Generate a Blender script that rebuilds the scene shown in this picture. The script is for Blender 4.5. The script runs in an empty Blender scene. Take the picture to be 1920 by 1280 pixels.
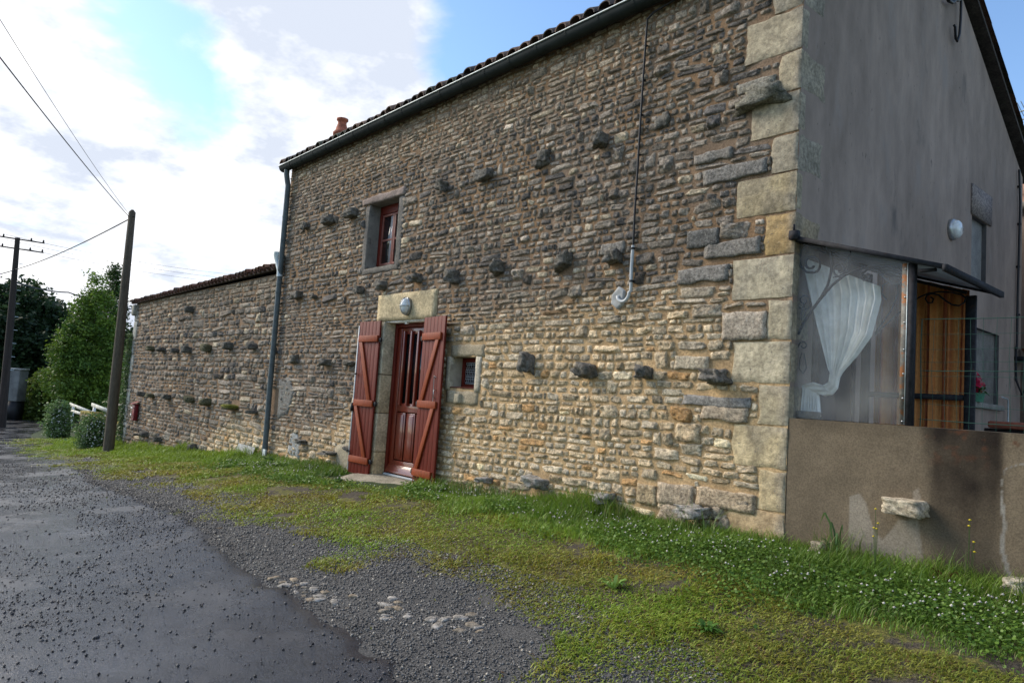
import bpy, math, random
import numpy as np
from mathutils import Vector, Matrix, noise as mnoise
C = bpy.context.scene.collection
rng = np.random.default_rng(7)
random.seed(7)
# ------------------------------------------------------------ camera, sky, sun, exposure
FPX, PIT, ROL, YAW = 1347.3, math.radians(4.566), math.radians(3.906), math.radians(41.07)
CAM = np.array([2.773, -5.3, 0.0])                       # z = 0 is eye height
_F = np.array([-math.cos(YAW)*math.cos(PIT), math.sin(YAW)*math.cos(PIT), math.sin(PIT)])
_r = np.cross(_F, [0, 0, 1]); _r /= np.linalg.norm(_r); _u = np.cross(_r, _F)
_R = math.cos(ROL)*_r + math.sin(ROL)*_u; _U = -math.sin(ROL)*_r + math.cos(ROL)*_u
cd = bpy.data.cameras.new('camera'); cam = bpy.data.objects.new('camera', cd); C.objects.link(cam)
cam.matrix_world = Matrix(((_R[0], _U[0], -_F[0], CAM[0]), (_R[1], _U[1], -_F[1], CAM[1]), (_R[2], _U[2], -_F[2], CAM[2]), (0, 0, 0, 1)))
cd.sensor_width = 36; cd.lens = 36*FPX/1920; cd.clip_end = 3000; cd.clip_start = .05
bpy.context.scene.camera = cam
SUN_DIR = Vector((-0.80, -0.40, 0.62)).normalized()       # towards the sun
sl = bpy.data.lights.new('sun', 'SUN'); so = bpy.data.objects.new('sun', sl); C.objects.link(so)
sl.energy = 3.6; sl.angle = math.radians(32); sl.color = (1, .89, .74)
so.rotation_euler = SUN_DIR.to_track_quat('Z', 'Y').to_euler()
W = bpy.data.worlds.new('World'); bpy.context.scene.world = W; W.use_nodes = True
SKY_STRENGTH = 0.115
def ray(px, py):
    d = _F*FPX + _R*(px-960) - _U*(py-640); return d/np.linalg.norm(d)
def build_world():
    nt = W.node_tree; nt.nodes.clear(); N = nt.nodes.new; L = nt.links.new
    out = N('ShaderNodeOutputWorld'); bg = N('ShaderNodeBackground'); bg.inputs[1].default_value = SKY_STRENGTH
    sky = N('ShaderNodeTexSky'); sky.sky_type = 'NISHITA'; sky.sun_disc = False
    sky.sun_elevation = math.asin(SUN_DIR.z); sky.sun_rotation = math.atan2(SUN_DIR.x, SUN_DIR.y)
    sky.air_density = 1.0; sky.dust_density = .6; sky.ozone_density = 1.5
    tc = N('ShaderNodeTexCoord')
    def math_(op, a, b=None, clamp=False):
        m = N('ShaderNodeMath'); m.operation = op; m.use_clamp = clamp
        for i, v in enumerate((a, b)):
            if v is None: continue
            if isinstance(v, (int, float)): m.inputs[i].default_value = v
            else: L(v, m.inputs[i])
        return m.outputs[0]
    sep = N('ShaderNodeSeparateXYZ'); L(tc.outputs['Generated'], sep.inputs[0])
    zz = math_('ADD', math_('MAXIMUM', sep.outputs[2], 0.0), 0.22)
    cmb = N('ShaderNodeCombineXYZ'); L(math_('DIVIDE', sep.outputs[0], zz), cmb.inputs[0]); L(math_('DIVIDE', sep.outputs[1], zz), cmb.inputs[1])
    def noi(scale, det, rough, off, dist=0):
        mp = N('ShaderNodeMapping'); L(cmb.outputs[0], mp.inputs[0]); mp.inputs['Location'].default_value = off
        n = N('ShaderNodeTexNoise'); n.inputs['Scale'].default_value = scale; n.inputs['Detail'].default_value = det
        n.inputs['Roughness'].default_value = rough; n.inputs['Distortion'].default_value = dist
        L(mp.outputs[0], n.inputs['Vector']); return n.outputs[0]
    cover = noi(1.5, 8, .55, (3.1, 1.7, 0), .25)
    shade = noi(2.6, 6, .6, (7.3, 4.2, 1.0))
    def lobe(px, py, k, amp):                             # broad bank of cloud (or clear gap) round one direction
        d = ray(px, py); v = N('ShaderNodeVectorMath'); v.operation = 'DOT_PRODUCT'
        nn = N('ShaderNodeVectorMath'); nn.operation = 'NORMALIZE'; L(tc.outputs['Generated'], nn.inputs[0])
        L(nn.outputs[0], v.inputs[0]); v.inputs[1].default_value = tuple(d)
        return math_('MULTIPLY', math_('EXPONENT', math_('MULTIPLY', math_('SUBTRACT', v.outputs['Value'], 1.0), k)), amp)
    bias = None
    for a in ((150, 480, 7, .34), (610, 70, 45, .85), (560, 190, 90, .45), (60, 60, 30, .22), (390, 185, 120, -.64), (270, 30, 160, -.34), (450, 40, 300, -.0),
              (1050, 40, 22, -.60), (1900, 60, 40, .0), (1880, 90, 60, .07), (1250, -500, 4, -.1)):
        l = lobe(*a); bias = l if bias is None else math_('ADD', bias, l)
    f = math_('ADD', math_('SUBTRACT', math_('MULTIPLY', cover, 2.0), .5), bias)
    mr = N('ShaderNodeMapRange'); mr.interpolation_type = 'SMOOTHSTEP'; L(f, mr.inputs[0])
    mr.inputs[1].default_value = .48; mr.inputs[2].default_value = .80
    cr = N('ShaderNodeMapRange'); L(shade, cr.inputs[0]); cr.inputs[1].default_value = .40; cr.inputs[2].default_value = .60
    cr.inputs[3].default_value = 0; cr.inputs[4].default_value = 1
    cc = N('ShaderNodeMix'); cc.data_type = 'RGBA'; L(cr.outputs[0], cc.inputs[0])
    cc.inputs[6].default_value = (5.6, 6.1, 7.1, 1); cc.inputs[7].default_value = (11.0, 10.9, 10.8, 1)
    mx = N('ShaderNodeMix'); mx.data_type = 'RGBA'; L(mr.outputs[0], mx.inputs[0])
    sc_ = N('ShaderNodeMix'); sc_.data_type = 'RGBA'; sc_.blend_type = 'MULTIPLY'; sc_.inputs[0].default_value = 1
    L(sky.outputs[0], sc_.inputs[6]); sc_.inputs[7].default_value = (1.6, 1.80, 1.95, 1)
    L(sc_.outputs[2], mx.inputs[6]); L(cc.outputs[2], mx.inputs[7])
    L(mx.outputs[2], bg.inputs[0]); L(bg.outputs[0], out.inputs[0])
build_world()
vs = bpy.context.scene.view_settings
vs.view_transform = 'Standard'; vs.look = 'None'; vs.exposure = 0.25; vs.gamma = 1; vs.use_curve_mapping = False

# ------------------------------------------------------------ geometry helpers
def PY(px, py, y=0.0):
    d = ray(px, py); t = (y-CAM[1])/d[1]; return CAM+d*t
def PX(px, py, x=0.0):
    d = ray(px, py); t = (x-CAM[0])/d[0]; return CAM+d*t
def sm(t):
    t = np.clip(t, 0, 1); return t*t*(3-2*t)
def G(x, y):                                              # height of the ground
    x = np.asarray(x, float); y = np.asarray(y, float)
    b = np.interp(x, [-60, -30, -19, -14, -9.6, -5.5, 0, 3, 30], [-2.9, -2.5, -2.05, -1.68, -1.38, -1.2, -1.0, -1.02, -1.1])
    k = np.interp(x, [-24, -16, -8, 0], [.05, .2, .42, .5])
    return b - k*sm(-y/4.2)
def PG(px, py):
    d = ray(px, py); t = .5
    while t < 400:
        p = CAM+d*t
        if p[2] < G(p[0], p[1]): return p
        t *= 1.002
    return p
def vnoise(P, seed=0, oct=3):                             # cheap smooth value noise, vectorised
    P = np.asarray(P, float); out = np.zeros(P.shape[0]); amp = 1; tot = 0
    for o in range(oct):
        Q = P*(2**o) + seed*17.31 + o*5.7
        I = np.floor(Q).astype(np.int64); Fr = Q-I; Fr = Fr*Fr*(3-2*Fr); n = Q.shape[1]; acc = 0
        for c in range(2**n):
            h = np.full(P.shape[0], seed*101+o*7, np.int64); w = np.ones(P.shape[0])
            for k in range(n):
                b = (c >> k) & 1; h = (h*73856093) ^ ((I[:, k]+b)*[19349663, 83492791, 49979687][k]); w = w*(Fr[:, k] if b else 1-Fr[:, k])
            h = (h ^ (h >> 13))*1274126177; h = (h ^ (h >> 16)) & 0xffff
            acc = acc + w*(h/65535.0)
        out += amp*(acc*2-1); tot += amp; amp *= .5
    return out/tot
def tag(o, label=None, cat=None, group=None, kind=None):
    if label: o['label'] = label
    if cat: o['category'] = cat
    if group: o['group'] = group
    if kind: o['kind'] = kind
    return o
def empty(name, loc=(0, 0, 0)):
    o = bpy.data.objects.new(name, None); o.location = loc; C.objects.link(o); o.empty_display_size = .1
    return o
def make_mesh(name, V, faces, col=None, mat=None, smooth=False):
    """V (n,3); faces = list of (m,k) int arrays."""
    me = bpy.data.meshes.new(name); V = np.asarray(V, np.float32)
    me.vertices.add(len(V)); me.vertices.foreach_set('co', V.ravel())
    faces = [np.asarray(f, np.int32) for f in faces if len(f)]
    idx = np.concatenate([f.ravel() for f in faces]); tot = np.concatenate([np.full(len(f), f.shape[1]) for f in faces])
    st = np.concatenate([[0], np.cumsum(tot)[:-1]]).astype(np.int32)
    me.loops.add(len(idx)); me.loops.foreach_set('vertex_index', idx)
    me.polygons.add(len(tot)); me.polygons.foreach_set('loop_start', st)
    if smooth: me.polygons.foreach_set('use_smooth', np.ones(len(tot), bool))
    me.update(calc_edges=True)
    if col is not None:
        a = me.color_attributes.new('Col', 'FLOAT_COLOR', 'POINT'); cc = np.ones((len(V), 4), np.float32); cc[:, :3] = col
        a.data.foreach_set('color', cc.ravel())
    if mat: me.materials.append(mat)
    return me
def link(name, me, parent=None, loc=None):
    o = bpy.data.objects.new(name, me); C.objects.link(o)
    if parent is not None:
        o.parent = parent
        w = Vector((0, 0, 0)); p = parent
        while p is not None: w += p.location; p = p.parent
        o.location = -w                                    # meshes are authored in world coordinates
    return o
class MB:
    """collects shapes in world coordinates and links them as one mesh object"""
    def __init__(s): s.V = []; s.F = {3: [], 4: []}; s.C = []; s.n = 0
    def add(s, V, F, col=(1, 1, 1)):
        V = np.asarray(V, float); F = np.asarray(F)
        s.V.append(V); s.F[F.shape[1]].append(F+s.n); s.n += len(V)
        c = np.ones((len(V), 3))*np.asarray(col); s.C.append(c); return s
    def box(s, a, b, col=(1, 1, 1), M=None):
        (x0, y0, z0), (x1, y1, z1) = a, b
        V = np.array([(x0, y0, z0), (x1, y0, z0), (x1, y1, z0), (x0, y1, z0), (x0, y0, z1), (x1, y0, z1), (x1, y1, z1), (x0, y1, z1)], float)
        if M is not None: V = np.array([M @ Vector(v) for v in V])
        return s.add(V, [(0, 3, 2, 1), (4, 5, 6, 7), (0, 1, 5, 4), (1, 2, 6, 5), (2, 3, 7, 6), (3, 0, 4, 7)], col)
    def tube(s, pts, r, n=8, col=(1, 1, 1), closed=False):
        pts = [np.asarray(p, float) for p in pts]; k = len(pts); rr = r if hasattr(r, '__len__') else [r]*k
        V = []; up = np.array([.13, .21, 1.0]); up /= np.linalg.norm(up)
        for i, p in enumerate(pts):
            t = pts[min(i+1, k-1)]-pts[max(i-1, 0)]; t /= (np.linalg.norm(t)+1e-9)
            a = up - t*(up@t)
            if np.linalg.norm(a) < .15: a = np.array([1., .3, 0]) - t*(np.array([1., .3, 0])@t)
            a /= np.linalg.norm(a); b = np.cross(t, a); up = a if np.linalg.norm(a) > .5 else up
            for j in range(n):
                th = 2*math.pi*j/n; V.append(p+rr[i]*(math.cos(th)*a+math.sin(th)*b))
        F = [(i*n+j, i*n+(j+1) % n, (i+1)*n+(j+1) % n, (i+1)*n+j) for i in range(k-1) for j in range(n)]
        s.add(V, F, col)
        for e, rev in ((0, 1), (k-1, 0)):
            base = [V[e*n+j] for j in range(n)]+[pts[e]]
            f = [((j+1) % n, j, n) if rev else (j, (j+1) % n, n) for j in range(n)]
            s.add(base, f, col)
        return s
    def lathe(s, prof, c, n=20, col=(1, 1, 1), M=None):
        V = [((r*math.cos(2*math.pi*j/n)), (r*math.sin(2*math.pi*j/n)), z) for r, z in prof for j in range(n)]
        V = np.array(V)
        if M is not None: V = np.array([M @ Vector(v) for v in V])
        V = V+np.asarray(c)
        F = [(i*n+j, i*n+(j+1) % n, (i+1)*n+(j+1) % n, (i+1)*n+j) for i in range(len(prof)-1) for j in range(n)]
        return s.add(V, F, col)
    def build(s, name, mat, parent=None, smooth=False, bevel=0, col=True):
        me = make_mesh(name, np.concatenate(s.V), [np.concatenate(f) for f in s.F.values() if f], np.concatenate(s.C) if col else None, mat, smooth)
        o = link(name, me, parent)
        if bevel:
            m = o.modifiers.new('bevel', 'BEVEL'); m.width = bevel; m.segments = 2; m.limit_method = 'ANGLE'
        return o

# ------------------------------------------------------------ materials
def mat(name, base=(.5, .5, .5), rough=.85, attr=False, var=((6, .25),), bump=((60, .3, .004),), metal=0, spec=.3, stretch=(1, 1, 1), spots=None, roughvar=None, coat=0):
    m = bpy.data.materials.new(name); m.use_nodes = True; nt = m.node_tree; nt.nodes.clear(); N = nt.nodes.new; L = nt.links.new
    out = N('ShaderNodeOutputMaterial'); b = N('ShaderNodeBsdfPrincipled'); L(b.outputs[0], out.inputs[0])
    b.inputs['Roughness'].default_value = rough; b.inputs['Metallic'].default_value = metal; b.inputs['Specular IOR Level'].default_value = spec
    b.inputs['Coat Weight'].default_value = coat
    geo = N('ShaderNodeNewGeometry'); mp = N('ShaderNodeMapping'); L(geo.outputs['Position'], mp.inputs[0]); mp.inputs['Scale'].default_value = stretch
    def noi(scale, det=5, rgh=.6, strm=True):
        n = N('ShaderNodeTexNoise'); n.inputs['Scale'].default_value = scale; n.inputs['Detail'].default_value = det; n.inputs['Roughness'].default_value = rgh
        L(mp.outputs[0] if strm else geo.outputs['Position'], n.inputs['Vector']); return n.outputs[0]
    if attr: a = N('ShaderNodeAttribute'); a.attribute_name = 'Col'; c = a.outputs['Color']
    else: a = N('ShaderNodeRGB'); a.outputs[0].default_value = (*base, 1); c = a.outputs[0]
    for sc, amt in var:
        mr = N('ShaderNodeMapRange'); L(noi(sc), mr.inputs[0]); mr.inputs[1].default_value = .36; mr.inputs[2].default_value = .64
        mr.inputs[3].default_value = 1-amt; mr.inputs[4].default_value = 1+amt; mr.clamp = True
        mx = N('ShaderNodeVectorMath'); mx.operation = 'SCALE'; L(c, mx.inputs[0]); L(mr.outputs[0], mx.inputs[3]); c = mx.outputs[0]
    if spots:
        for (sc, lo, hi, colr) in spots:
            mr = N('ShaderNodeMapRange'); mr.interpolation_type = 'SMOOTHSTEP'; L(noi(sc, 6, .65), mr.inputs[0]); mr.inputs[1].default_value = lo; mr.inputs[2].default_value = hi
            mx = N('ShaderNodeMix'); mx.data_type = 'RGBA'; L(mr.outputs[0], mx.inputs[0]); L(c, mx.inputs[6]); mx.inputs[7].default_value = (*colr, 1); c = mx.outputs[2]
    L(c, b.inputs['Base Color'])
    if roughvar:
        sc, lo, hi, r0, r1 = roughvar
        mr = N('ShaderNodeMapRange'); L(noi(sc, 6), mr.inputs[0]); mr.inputs[1].default_value = lo; mr.inputs[2].default_value = hi; mr.inputs[3].default_value = r0; mr.inputs[4].default_value = r1
        L(mr.outputs[0], b.inputs['Roughness'])
    prev = None
    for sc, st, dist in bump:
        bp = N('ShaderNodeBump'); bp.inputs['Strength'].default_value = st; bp.inputs['Distance'].default_value = dist
        L(noi(sc, 6, .65, False), bp.inputs['Height'])
        if prev: L(prev, bp.inputs['Normal'])
        prev = bp.outputs[0]
    if prev: L(prev, b.inputs['Normal'])
    return m
M_stone = mat('rubble_limestone', attr=True, var=((9, .2), (38, .42), (120, .25)), bump=((22, .7, .010), (75, .9, .009), (200, .5, .003)), rough=.92, spec=.15,
              spots=((70, .60, .68, (.40, .38, .33)), (28, .64, .74, (.05, .048, .042))))
M_mortar = mat('lime_mortar', attr=True, var=((4, .2), (50, .25)), bump=((40, .8, .012), (160, .6, .005)), rough=.95, spec=.15)
M_quoin = mat('dressed_limestone', attr=True, var=((5, .22), (30, .28)), bump=((14, .4, .012), (60, .8, .008), (200, .6, .003)), rough=.92, spec=.15,
              spots=((38, .60, .70, (.17, .15, .12)), (7, .62, .76, (.25, .22, .175)), (110, .62, .70, (.09, .08, .065)), (60, .64, .72, (.52, .46, .34))))
M_cement = mat('grey_cement', (.20, .19, .17), var=((7, .2), (60, .2)), bump=((50, .6, .006),), rough=.92, spots=((60, .62, .7, (.09, .085, .08)),))
M_gable = mat('gable_render', (.255, .198, .165), var=((1.1, .16), (5, .12)), stretch=(1, 1, .42), bump=((90, .5, .003), (12, .25, .01)), rough=.95, spec=.15,
              spots=((10, .62, .75, (.12, .098, .088)), (26, .64, .72, (.07, .06, .056)), (2.6, .54, .72, (.26, .215, .19)), (1.7, .60, .74, (.13, .11, .10))))
M_terrace = mat('terrace_render', attr=True, var=((3, .14), (90, .2)), bump=((240, .6, .003), (14, .3, .01)), rough=.9, spec=.2, spots=((160, .68, .74, (.32, .29, .25)),))
M_red = mat('red_stained_wood', (.115, .013, .006), var=((14, .25), (60, .15)), stretch=(6, 6, .5), bump=((80, .25, .002),), rough=.55, spec=.2)
M_redbr = mat('orange_brown_wood', (.22, .040, .010), var=((14, .22), (60, .15)), stretch=(6, 6, .6), bump=((80, .2, .002),), rough=.5, spec=.2)
M_zinc = mat('dark_green_gutter_paint', (.022, .027, .026), var=((8, .2),), stretch=(.6, 1, 1), bump=((20, .08, .003),), rough=.7, spec=.12)
M_pipe = mat('grey_blue_pipe', (.075, .092, .096), var=((8, .2),), bump=((20, .08, .003),), rough=.5, spec=.3)
M_zincl = mat('weathered_zinc', (.42, .46, .46), var=((12, .2),), bump=((20, .08, .003),), rough=.5, metal=.3, spec=.5)
M_black = mat('black_rubber', (.012, .012, .014), var=(), bump=(), rough=.5)
M_iron = mat('dark_painted_iron', (.022, .022, .025), var=((30, .3),), bump=((120, .3, .001),), rough=.75, spec=.15, spots=((25, .60, .70, (.06, .03, .02)),))
M_rust = mat('rusty_plate', (.16, .15, .13), var=((30, .3),), bump=((80, .4, .002),), rough=.75, spots=((14, .50, .60, (.26, .105, .04)),))
M_tile = mat('old_roof_tile', attr=True, var=((8, .3), (40, .3)), bump=((60, .5, .004),), rough=.9, spots=((20, .58, .68, (.06, .065, .04)),))
M_white = mat('white_paint', (.72, .72, .70), var=((10, .12),), bump=((50, .1, .002),), rough=.5)
M_grey = mat('grey_plastic', (.42, .43, .43), var=((10, .08),), bump=(), rough=.45, spec=.5)
M_alu = mat('cast_aluminium', (.35, .36, .36), var=((25, .2),), bump=((60, .2, .002),), rough=.35, metal=.8)
M_lamp = mat('lamp_glass', (.62, .64, .63), var=((20, .15),), bump=((70, .5, .004),), rough=.12, spec=.8, coat=.5)
M_glass = mat('dark_window_glass', (.012, .014, .016), var=(), bump=((3, .05, .01),), rough=.05, spec=.8)
M_net = mat('net_curtain', (.42, .43, .44), var=((70, .35),), bump=((90, .3, .002),), rough=.9)
M_wood = mat('grey_pole_wood', (.082, .066, .046), var=((5, .25), (40, .3)), stretch=(3, 3, .15), bump=((60, .5, .006),), rough=.9)
M_wood2 = mat('dark_creosoted_wood', (.035, .026, .022), var=((5, .25),), stretch=(3, 3, .15), bump=((60, .5, .006),), rough=.85)
M_terra = mat('terracotta', (.30, .095, .055), var=((12, .25),), bump=((60, .3, .003),), rough=.8)
M_concr = mat('pale_concrete', (.33, .33, .32), var=((3, .2), (20, .15)), bump=((40, .4, .005),), rough=.9, spots=((6, .58, .7, (.18, .18, .17)),))
M_tarp = mat('blue_tarpaulin', (.02, .07, .30), var=((5, .3),), bump=((6, .5, .05),), rough=.4)
M_wiregreen = mat('green_coated_wire', (.018, .062, .045), var=(), bump=(), rough=.6, spec=.2)
M_wire = mat('wire', (.03, .03, .035), var=(), bump=(), rough=.6)
M_leaf = mat('leaves', attr=True, var=((.9, .15),), bump=(), rough=.55, spec=.35)
M_bark = mat('bark', (.07, .06, .045), var=((6, .3),), stretch=(1, 1, .3), bump=((20, .7, .02),), rough=.95)
M_flower = mat('petals', attr=True, var=(), bump=(), rough=.7)
M_pebble = mat('gravel_stone', attr=True, var=((40, .2),), bump=((180, .3, .002),), rough=.55, spec=.4)
M_post = mat('limestone_post', (.25, .22, .18), var=((8, .25),), bump=((30, .6, .01),), rough=.9)
M_road = mat('wet_asphalt', (.034, .034, .037), var=((.5, .25), (9, .2), (130, .6)), bump=((150, .8, .003), (60, .5, .004), (3, .25, .03)), rough=.4, spec=.75,
             roughvar=(1.3, .44, .60, .05, .34), spots=((300, .64, .72, (.13, .13, .13)),))
def leafy(m):                                             # let some light through thin leaves
    nt = m.node_tree; b = [n for n in nt.nodes if n.type == 'BSDF_PRINCIPLED'][0]; out = [n for n in nt.nodes if n.type == 'OUTPUT_MATERIAL'][0]
    t = nt.nodes.new('ShaderNodeBsdfTranslucent'); mx = nt.nodes.new('ShaderNodeMixShader'); mx.inputs[0].default_value = .3
    src = b.inputs['Base Color'].links[0].from_socket; nt.links.new(src, t.inputs[0])
    nt.links.new(b.outputs[0], mx.inputs[1]); nt.links.new(t.outputs[0], mx.inputs[2]); nt.links.new(mx.outputs[0], out.inputs[0])
leafy(M_leaf)
def ground_mat():
    m = bpy.data.materials.new('verge_ground'); m.use_nodes = True; nt = m.node_tree; nt.nodes.clear(); N = nt.nodes.new; L = nt.links.new
    out = N('ShaderNodeOutputMaterial'); b = N('ShaderNodeBsdfPrincipled'); L(b.outputs[0], out.inputs[0]); b.inputs['Roughness'].default_value = .9
    b.inputs['Specular IOR Level'].default_value = .25
    geo = N('ShaderNodeNewGeometry'); a = N('ShaderNodeAttribute'); a.attribute_name = 'Col'
    sep = N('ShaderNodeSeparateColor'); L(a.outputs['Color'], sep.inputs[0])
    def noi(sc, det=6, r=.62):
        n = N('ShaderNodeTexNoise'); n.inputs['Scale'].default_value = sc; n.inputs['Detail'].default_value = det; n.inputs['Roughness'].default_value = r
        L(geo.outputs['Position'], n.inputs['Vector']); return n.outputs[0]
    def mix(f, c0, c1):
        mx = N('ShaderNodeMix'); mx.data_type = 'RGBA'; L(f, mx.inputs[0])
        for i, c in ((6, c0), (7, c1)):
            if isinstance(c, tuple): mx.inputs[i].default_value = (*c, 1)
            else: L(c, mx.inputs[i])
        return mx.outputs[2]
    def rng_(s, lo, hi, a0=0., a1=1.):
        r = N('ShaderNodeMapRange'); r.interpolation_type = 'SMOOTHSTEP'; L(s, r.inputs[0])
        for i, v in ((1, lo), (2, hi), (3, a0), (4, a1)): r.inputs[i].default_value = v
        return r.outputs[0]
    def add(x, y, k=1.0):
        q = N('ShaderNodeMath'); q.operation = 'MULTIPLY_ADD'; L(y, q.inputs[0]); q.inputs[1].default_value = k; L(x, q.inputs[2]); return q.outputs[0]
    soil = mix(rng_(noi(30), .35, .65), (.045, .036, .026), (.095, .078, .055))
    moss = mix(rng_(noi(22), .35, .65), (.070, .075, .018), (.16, .145, .035))
    grav = mix(rng_(noi(90), .35, .65), (.040, .039, .038), (.125, .120, .112))
    c = mix(rng_(add(noi(2.6), noi(11), .45), .66, .80), soil, moss)
    c = mix(rng_(add(sep.outputs[1], noi(5), .8), .80, 1.0), c, grav)     # green channel = gravel weight
    c = mix(rng_(add(sep.outputs[0], noi(4), .5), .70, .95), c, (.030, .050, .014))   # red channel = lush grass weight
    fine = N('ShaderNodeVectorMath'); fine.operation = 'SCALE'; L(c, fine.inputs[0]); L(rng_(noi(130), .36, .64, .45, 1.45), fine.inputs[3]); c = fine.outputs[0]
    L(c, b.inputs['Base Color'])
    bp = N('ShaderNodeBump'); bp.inputs['Strength'].default_value = 1.0; bp.inputs['Distance'].default_value = .012; L(noi(70), bp.inputs['Height']); L(bp.outputs[0], b.inputs['Normal'])
    return m
M_ground = ground_mat()

# ------------------------------------------------------------ ground, road
def lush_edge(x):    # y of the lower edge of the tall grass by the wall
    return np.interp(x, [-40, -22, -16, -12, -9.7, -7.5, -4.8, -2.8, -1.4, -.2, .6, 1.7, 4], [-1.4, -1.5, -1.7, -1.35, -.98, -.9, -.7, -.69, -.70, -.9, -.95, -.8, -.7])
def gravel_edge(x):  # y where moss gives way to gravel
    return np.interp(x, [-40, -24, -17, -11, -8.5, -6.4, -4.2, -2.8, -1.8, -.7, .1, .7, 1.5, 4], [-1.3, -1.6, -2.0, -2.2, -2.12, -2.1, -2.0, -1.95, -2.05, -1.98, -2.0, -2.3, -2.6, -3.2])
def road_edge(x):
    return np.interp(x, [-34, -29, -23.6, -16.8, -11.6, -9.3, -7.9, -5.7, -4.4, -3.5, -2.5, -1.5, -.8, -.2, 1, 4], [.5, -.8, -1.57, -2.08, -2.5, -2.79, -2.72, -2.62, -2.72, -2.87, -2.98, -3.02, -3.06, -3.15, -3.5, -4.6])
def grid(xs, ys):
    Xg, Yg = np.meshgrid(xs, ys); n, m = Xg.shape
    i = np.arange(n-1)[:, None]*m+np.arange(m-1)[None, :]
    F = np.stack([i, i+1, i+m+1, i+m], -1).reshape(-1, 4)
    return Xg.ravel(), Yg.ravel(), F
def surf(x, y):
    P = np.stack([x, y], 1)
    return G(x, y) + .018*vnoise(P*1.3, 3) + .008*vnoise(P*6, 4)
xs = np.concatenate([np.arange(-44, -14, .25), np.arange(-14, 5.01, .06)]); ys = np.concatenate([np.arange(-8, -4.2, .2), np.arange(-4.2, .02, .06), [.2, .6, 1.2, 2.5]])
gx, gy, gf = grid(xs, ys)
dl = gy-lush_edge(gx); dg = gravel_edge(gx)-gy
colg = np.stack([np.clip(.5+dl*1.2, 0, 1), np.clip(.45+dg*1.1, 0, 1), np.zeros_like(gx)], 1)
V = np.stack([gx, gy, surf(gx, gy)], 1)
tag(link('ground', make_mesh('ground', V, [gf], colg, M_ground, True)), 'mossy grass and gravel verge sloping from the house wall to the road', kind='structure')
# wide land out to the horizon, under the near verge
M_land = mat('far_meadow', (.045, .075, .018), var=((.05, .2), (.6, .25), (8, .3)), bump=((5, .5, .05),), rough=.95)
xs = np.concatenate([[-1500, -600, -250, -120, -80, -60], np.arange(-50, 14, 2.0), [20, 40, 90, 300, 900]]); ys = np.concatenate([[-900, -300, -120, -60, -30, -20, -14], np.arange(-12, 10, 1.5), [20, 40, 90, 300, 1200]])
lx, ly, lf = grid(xs, ys); lz = G(lx, ly)-.10
lz -= np.where((lx > -44) & (lx < 5) & (ly > -8) & (ly < 2.5), .12, 0)
tag(link('far_ground', make_mesh('far_ground', np.stack([lx, ly, lz], 1), [lf], None, M_land, True)), 'green meadow running out to the horizon', kind='structure')
# road sheet with a ragged edge, on top of the verge
xs = np.concatenate([np.arange(-34, -10, .25), np.arange(-10, 5.01, .05)])
vv = np.concatenate([np.linspace(0, .3, 5), np.linspace(.4, 2, 14), np.linspace(2.2, 7, 16)])
E_ = road_edge(xs) + .09*vnoise(np.stack([xs*1.3, xs*0], 1), 8) + .09*vnoise(np.stack([xs*5, xs*0], 1), 9, 4)
X2 = np.repeat(xs[None], len(vv), 0); Y2 = E_[None]-vv[:, None]
Z2 = surf(X2.ravel(), Y2.ravel()).reshape(X2.shape)*.0 + G(X2, Y2) + .018*vnoise(np.stack([X2.ravel(), Y2.ravel()], 1)*1.3, 3).reshape(X2.shape) + .014
Z2[0] -= .022
n, m_ = X2.shape; i = np.arange(n-1)[:, None]*m_+np.arange(m_-1)[None, :]; RF = np.stack([i, i+m_, i+m_+1, i+1], -1).reshape(-1, 4)
tag(link('road', make_mesh('road', np.stack([X2.ravel(), Y2.ravel(), Z2.ravel()], 1), [RF], None, M_road, True)), 'wet patched asphalt lane', kind='structure')
gx, gy, gf = grid(np.arange(-38.5, -33.4, .5), np.arange(-26, 9, .5))
tag(link('side_road', make_mesh('side_road', np.stack([gx, gy, G(gx, gy)+.026], 1), [gf], None, M_road, True)), 'wet asphalt of the crossing lane at the far end', kind='structure')

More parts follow.
